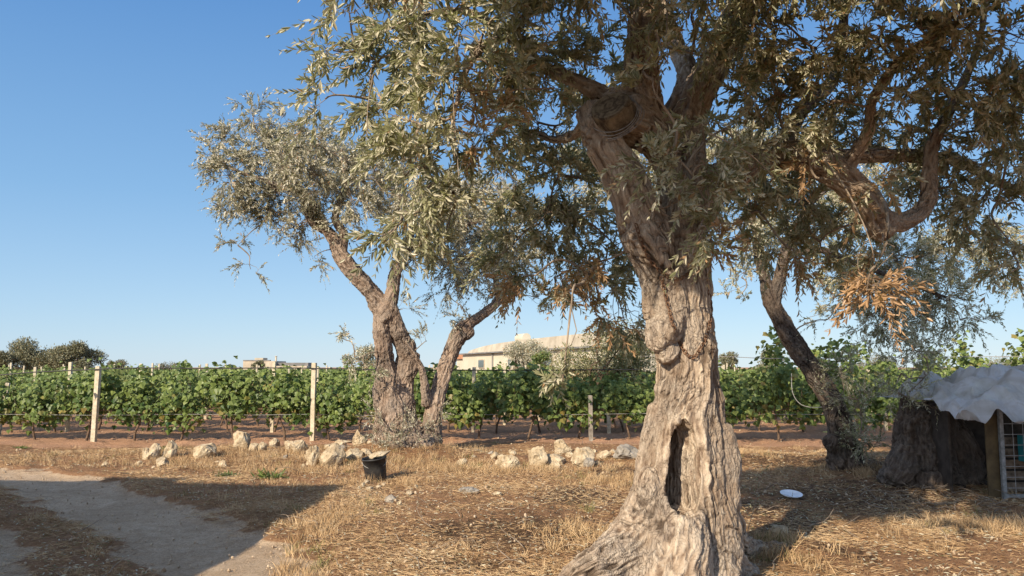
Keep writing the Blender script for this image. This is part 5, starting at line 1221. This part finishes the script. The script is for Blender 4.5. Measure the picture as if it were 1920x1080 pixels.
# grass strip between the wheel tracks and low green weeds
# fallen leaves
x, y = ground_pts(26000, 4.6, 16, rg, 1.1); kp = track_mask(x, y) < .3; x, y = x[kp], y[kp]; n = len(x)
az = rg.uniform(0, 2 * math.pi, n); A = norm(np.stack([np.cos(az), np.sin(az), rg.normal(0, .2, n)], -1)); N_ = norm(np.stack([rg.normal(0, .35, n), rg.normal(0, .35, n), np.ones(n)], -1)); N_ = norm(N_ - A * np.sum(N_ * A, -1, keepdims=True))
V, fl, nv_ = blade_mesh(np.stack([x, y, gz(x, y) + rg.uniform(.008, .03, n)], -1), A, N_, rg.uniform(.035, .06, n), rg.uniform(.01, .016, n), True)
o = link('fallen_leaves', mesh_np('fl', V, fl, dict(lr=np.repeat(rg.random(n), nv_), ld=np.repeat((rg.random(n) < .6) * 1.0, nv_))), M['olive']); tag(o, 'fallen olive leaves scattered over the straw', 'leaves', kind='stuff')
# pebbles on track, soil and straw
def pebbles(n, rg, sel, smin, smax, name, label, mat):
    bm = bmesh.new(); bmesh.ops.create_icosphere(bm, subdivisions=1, radius=1); P0 = np.array([v.co[:] for v in bm.verts]); F0 = np.array([[v.index for v in f.verts] for f in bm.faces]); bm.free()
    x, y = ground_pts(n, 4.6, 27, rg, 1.2); kp = sel(x, y); x, y = x[kp], y[kp]; n = len(x); s = smin + (smax - smin) * rg.random(n) ** 3
    sc3 = s[:, None, None] * rg.uniform(.5, 1.2, (n, 1, 3)); V = P0[None] * (1 + rg.uniform(-.25, .25, (n, len(P0), 1))) * sc3 + np.stack([x, y, gz(x, y) + s * .3 + .012], -1)[:, None]
    f = (np.arange(n) * len(P0))[:, None, None] + F0[None]
    o = link(name, mesh_np(name, V.reshape(-1, 3), [f.reshape(-1, 3)]), M[mat]); tag(o, label, 'stones', kind='stuff')
M['pebble'] = mat_simple('pebble', (0.30, 0.21, 0.13), (0.56, 0.45, 0.32), 9, .9, .3)
pebbles(16000, rg, lambda x, y: (track_mask(x, y) > .2) & (rg.random(len(x)) < .9), .003, .019, 'track_gravel', 'small grit and pebbles on the dirt track', 'pebble')
pebbles(12000, rg, lambda x, y: (track_mask(x, y) < .2) & (rg.random(len(x)) < .4), .004, .024, 'loose_pebbles', 'loose pale pebbles in the straw and red soil', 'pebble')
# sticks
ns_ = 260; x, y = ground_pts(ns_, 5, 17, rg); kp = track_mask(x, y) < .2; x, y = x[kp], y[kp]
ex2 = [(gx_at(px, 10.0), 10.0) for px in rg.uniform(1600, 1840, 60)]; x = np.concatenate([x, [e[0] for e in ex2]]); y = np.concatenate([y, rg.uniform(9.2, 10.6, 60)]); ns_ = len(x)
az = rg.uniform(0, 2 * math.pi, ns_); L = rg.uniform(.12, .5, ns_); z = gz(x, y) + .02
a = np.stack([x, y, z], -1); b_ = a + np.stack([np.cos(az) * L, np.sin(az) * L, rg.uniform(0, .3, ns_) * L], -1)
V, fq = many_tubes(curve_links(a, b_, 6, rg, .08), np.linspace(.006, .002, 6)[None].repeat(ns_, 0), 5)
tag(link('fallen_twigs', mesh_np('ft', V, [fq], None, True), M['twig']), 'thin dead twigs strewn over the straw', 'twigs', kind='stuff')

# sapling right of the big trunk, and small green weeds
def small_plant(name, px, py, D, pts, label, seed, leaf=.022, nb=9, mat='olive', cat='plant'):
    rg = np.random.default_rng(seed); x_ = gx_at(px, D); root = empty(name, (x_, D, gzf(x_, D)), label, cat)
    P = catmull(np.array(pts, float), 14); i_ = rg.integers(4, 14, nb); S = P[i_]; Dd = norm(rg.normal(0, 1, (nb, 3)) + np.array([0, 0, .9]))
    lf, tw = twig_leaves(S, Dd, rg.uniform(.05, .12, nb), rg, 4, (leaf, leaf * .4), 0.0, np.full(nb, .1), True, 3, .0015)
    leaf_obj([lf], M[mat], root, 'leaves'); V, fl = merge_parts([(a, [b]) for a, b in [many_tubes(P[None], np.linspace(.004, .002, 14)[None], 5), tw]]); link('stem', mesh_np('s', V, fl, None, True), M['twig'], root)
    return root
small_plant('sapling', 1388, 985, 7.9, [(0, 0, -.02), (.05, 0, .15), (.10, 0, .3), (.14, 0, .5), (.19, 0, .60)], 'thin upright sapling growing right of the huge trunk base', 1, .025, 12)
small_plant('dead_shoot', 1470, 985, 8.3, [(0, 0, 0), (.03, 0, .1), (.0, 0, .2), (.03, 0, .3)], 'small dead forked shoot near the white plate', 2, .012, 6)
for i, (px, py, s_, lab) in enumerate(((515, 892, 1.0, 'low green thistle on the track verge below the rocks'), (435, 888, .7, 'small green weed left of the thistle on the verge'), (325, 845, .7, 'grey green weed growing between the leftmost rocks'), (55, 838, .5, 'tiny green weed at the far left verge'))):
    D = F * CAMH / (py - 688); x_ = gx_at(px, D); rg2 = np.random.default_rng(90 + i); n = 90
    A = norm(np.stack([rg2.normal(0, 1, n), rg2.normal(0, 1, n), np.abs(rg2.normal(.5, .35, n))], -1)); N_ = norm(np.cross(A, rg2.normal(0, 1, (n, 3))))
    V, fl, nv_ = blade_mesh(rg2.normal(0, .05, (n, 3)) * np.array([1.6, 1, .1]), A, N_, rg2.uniform(.08, .2, n) * s_, rg2.uniform(.012, .03, n) * s_, True)
    o = link('green_weed', mesh_np('gw', V, fl, dict(lr=np.repeat(rg2.random(n), nv_), ld=np.zeros(n * nv_))), M['vine'], loc=(x_, D, gzf(x_, D) + .01)); tag(o, lab, 'weed', 'green weeds on the verge')
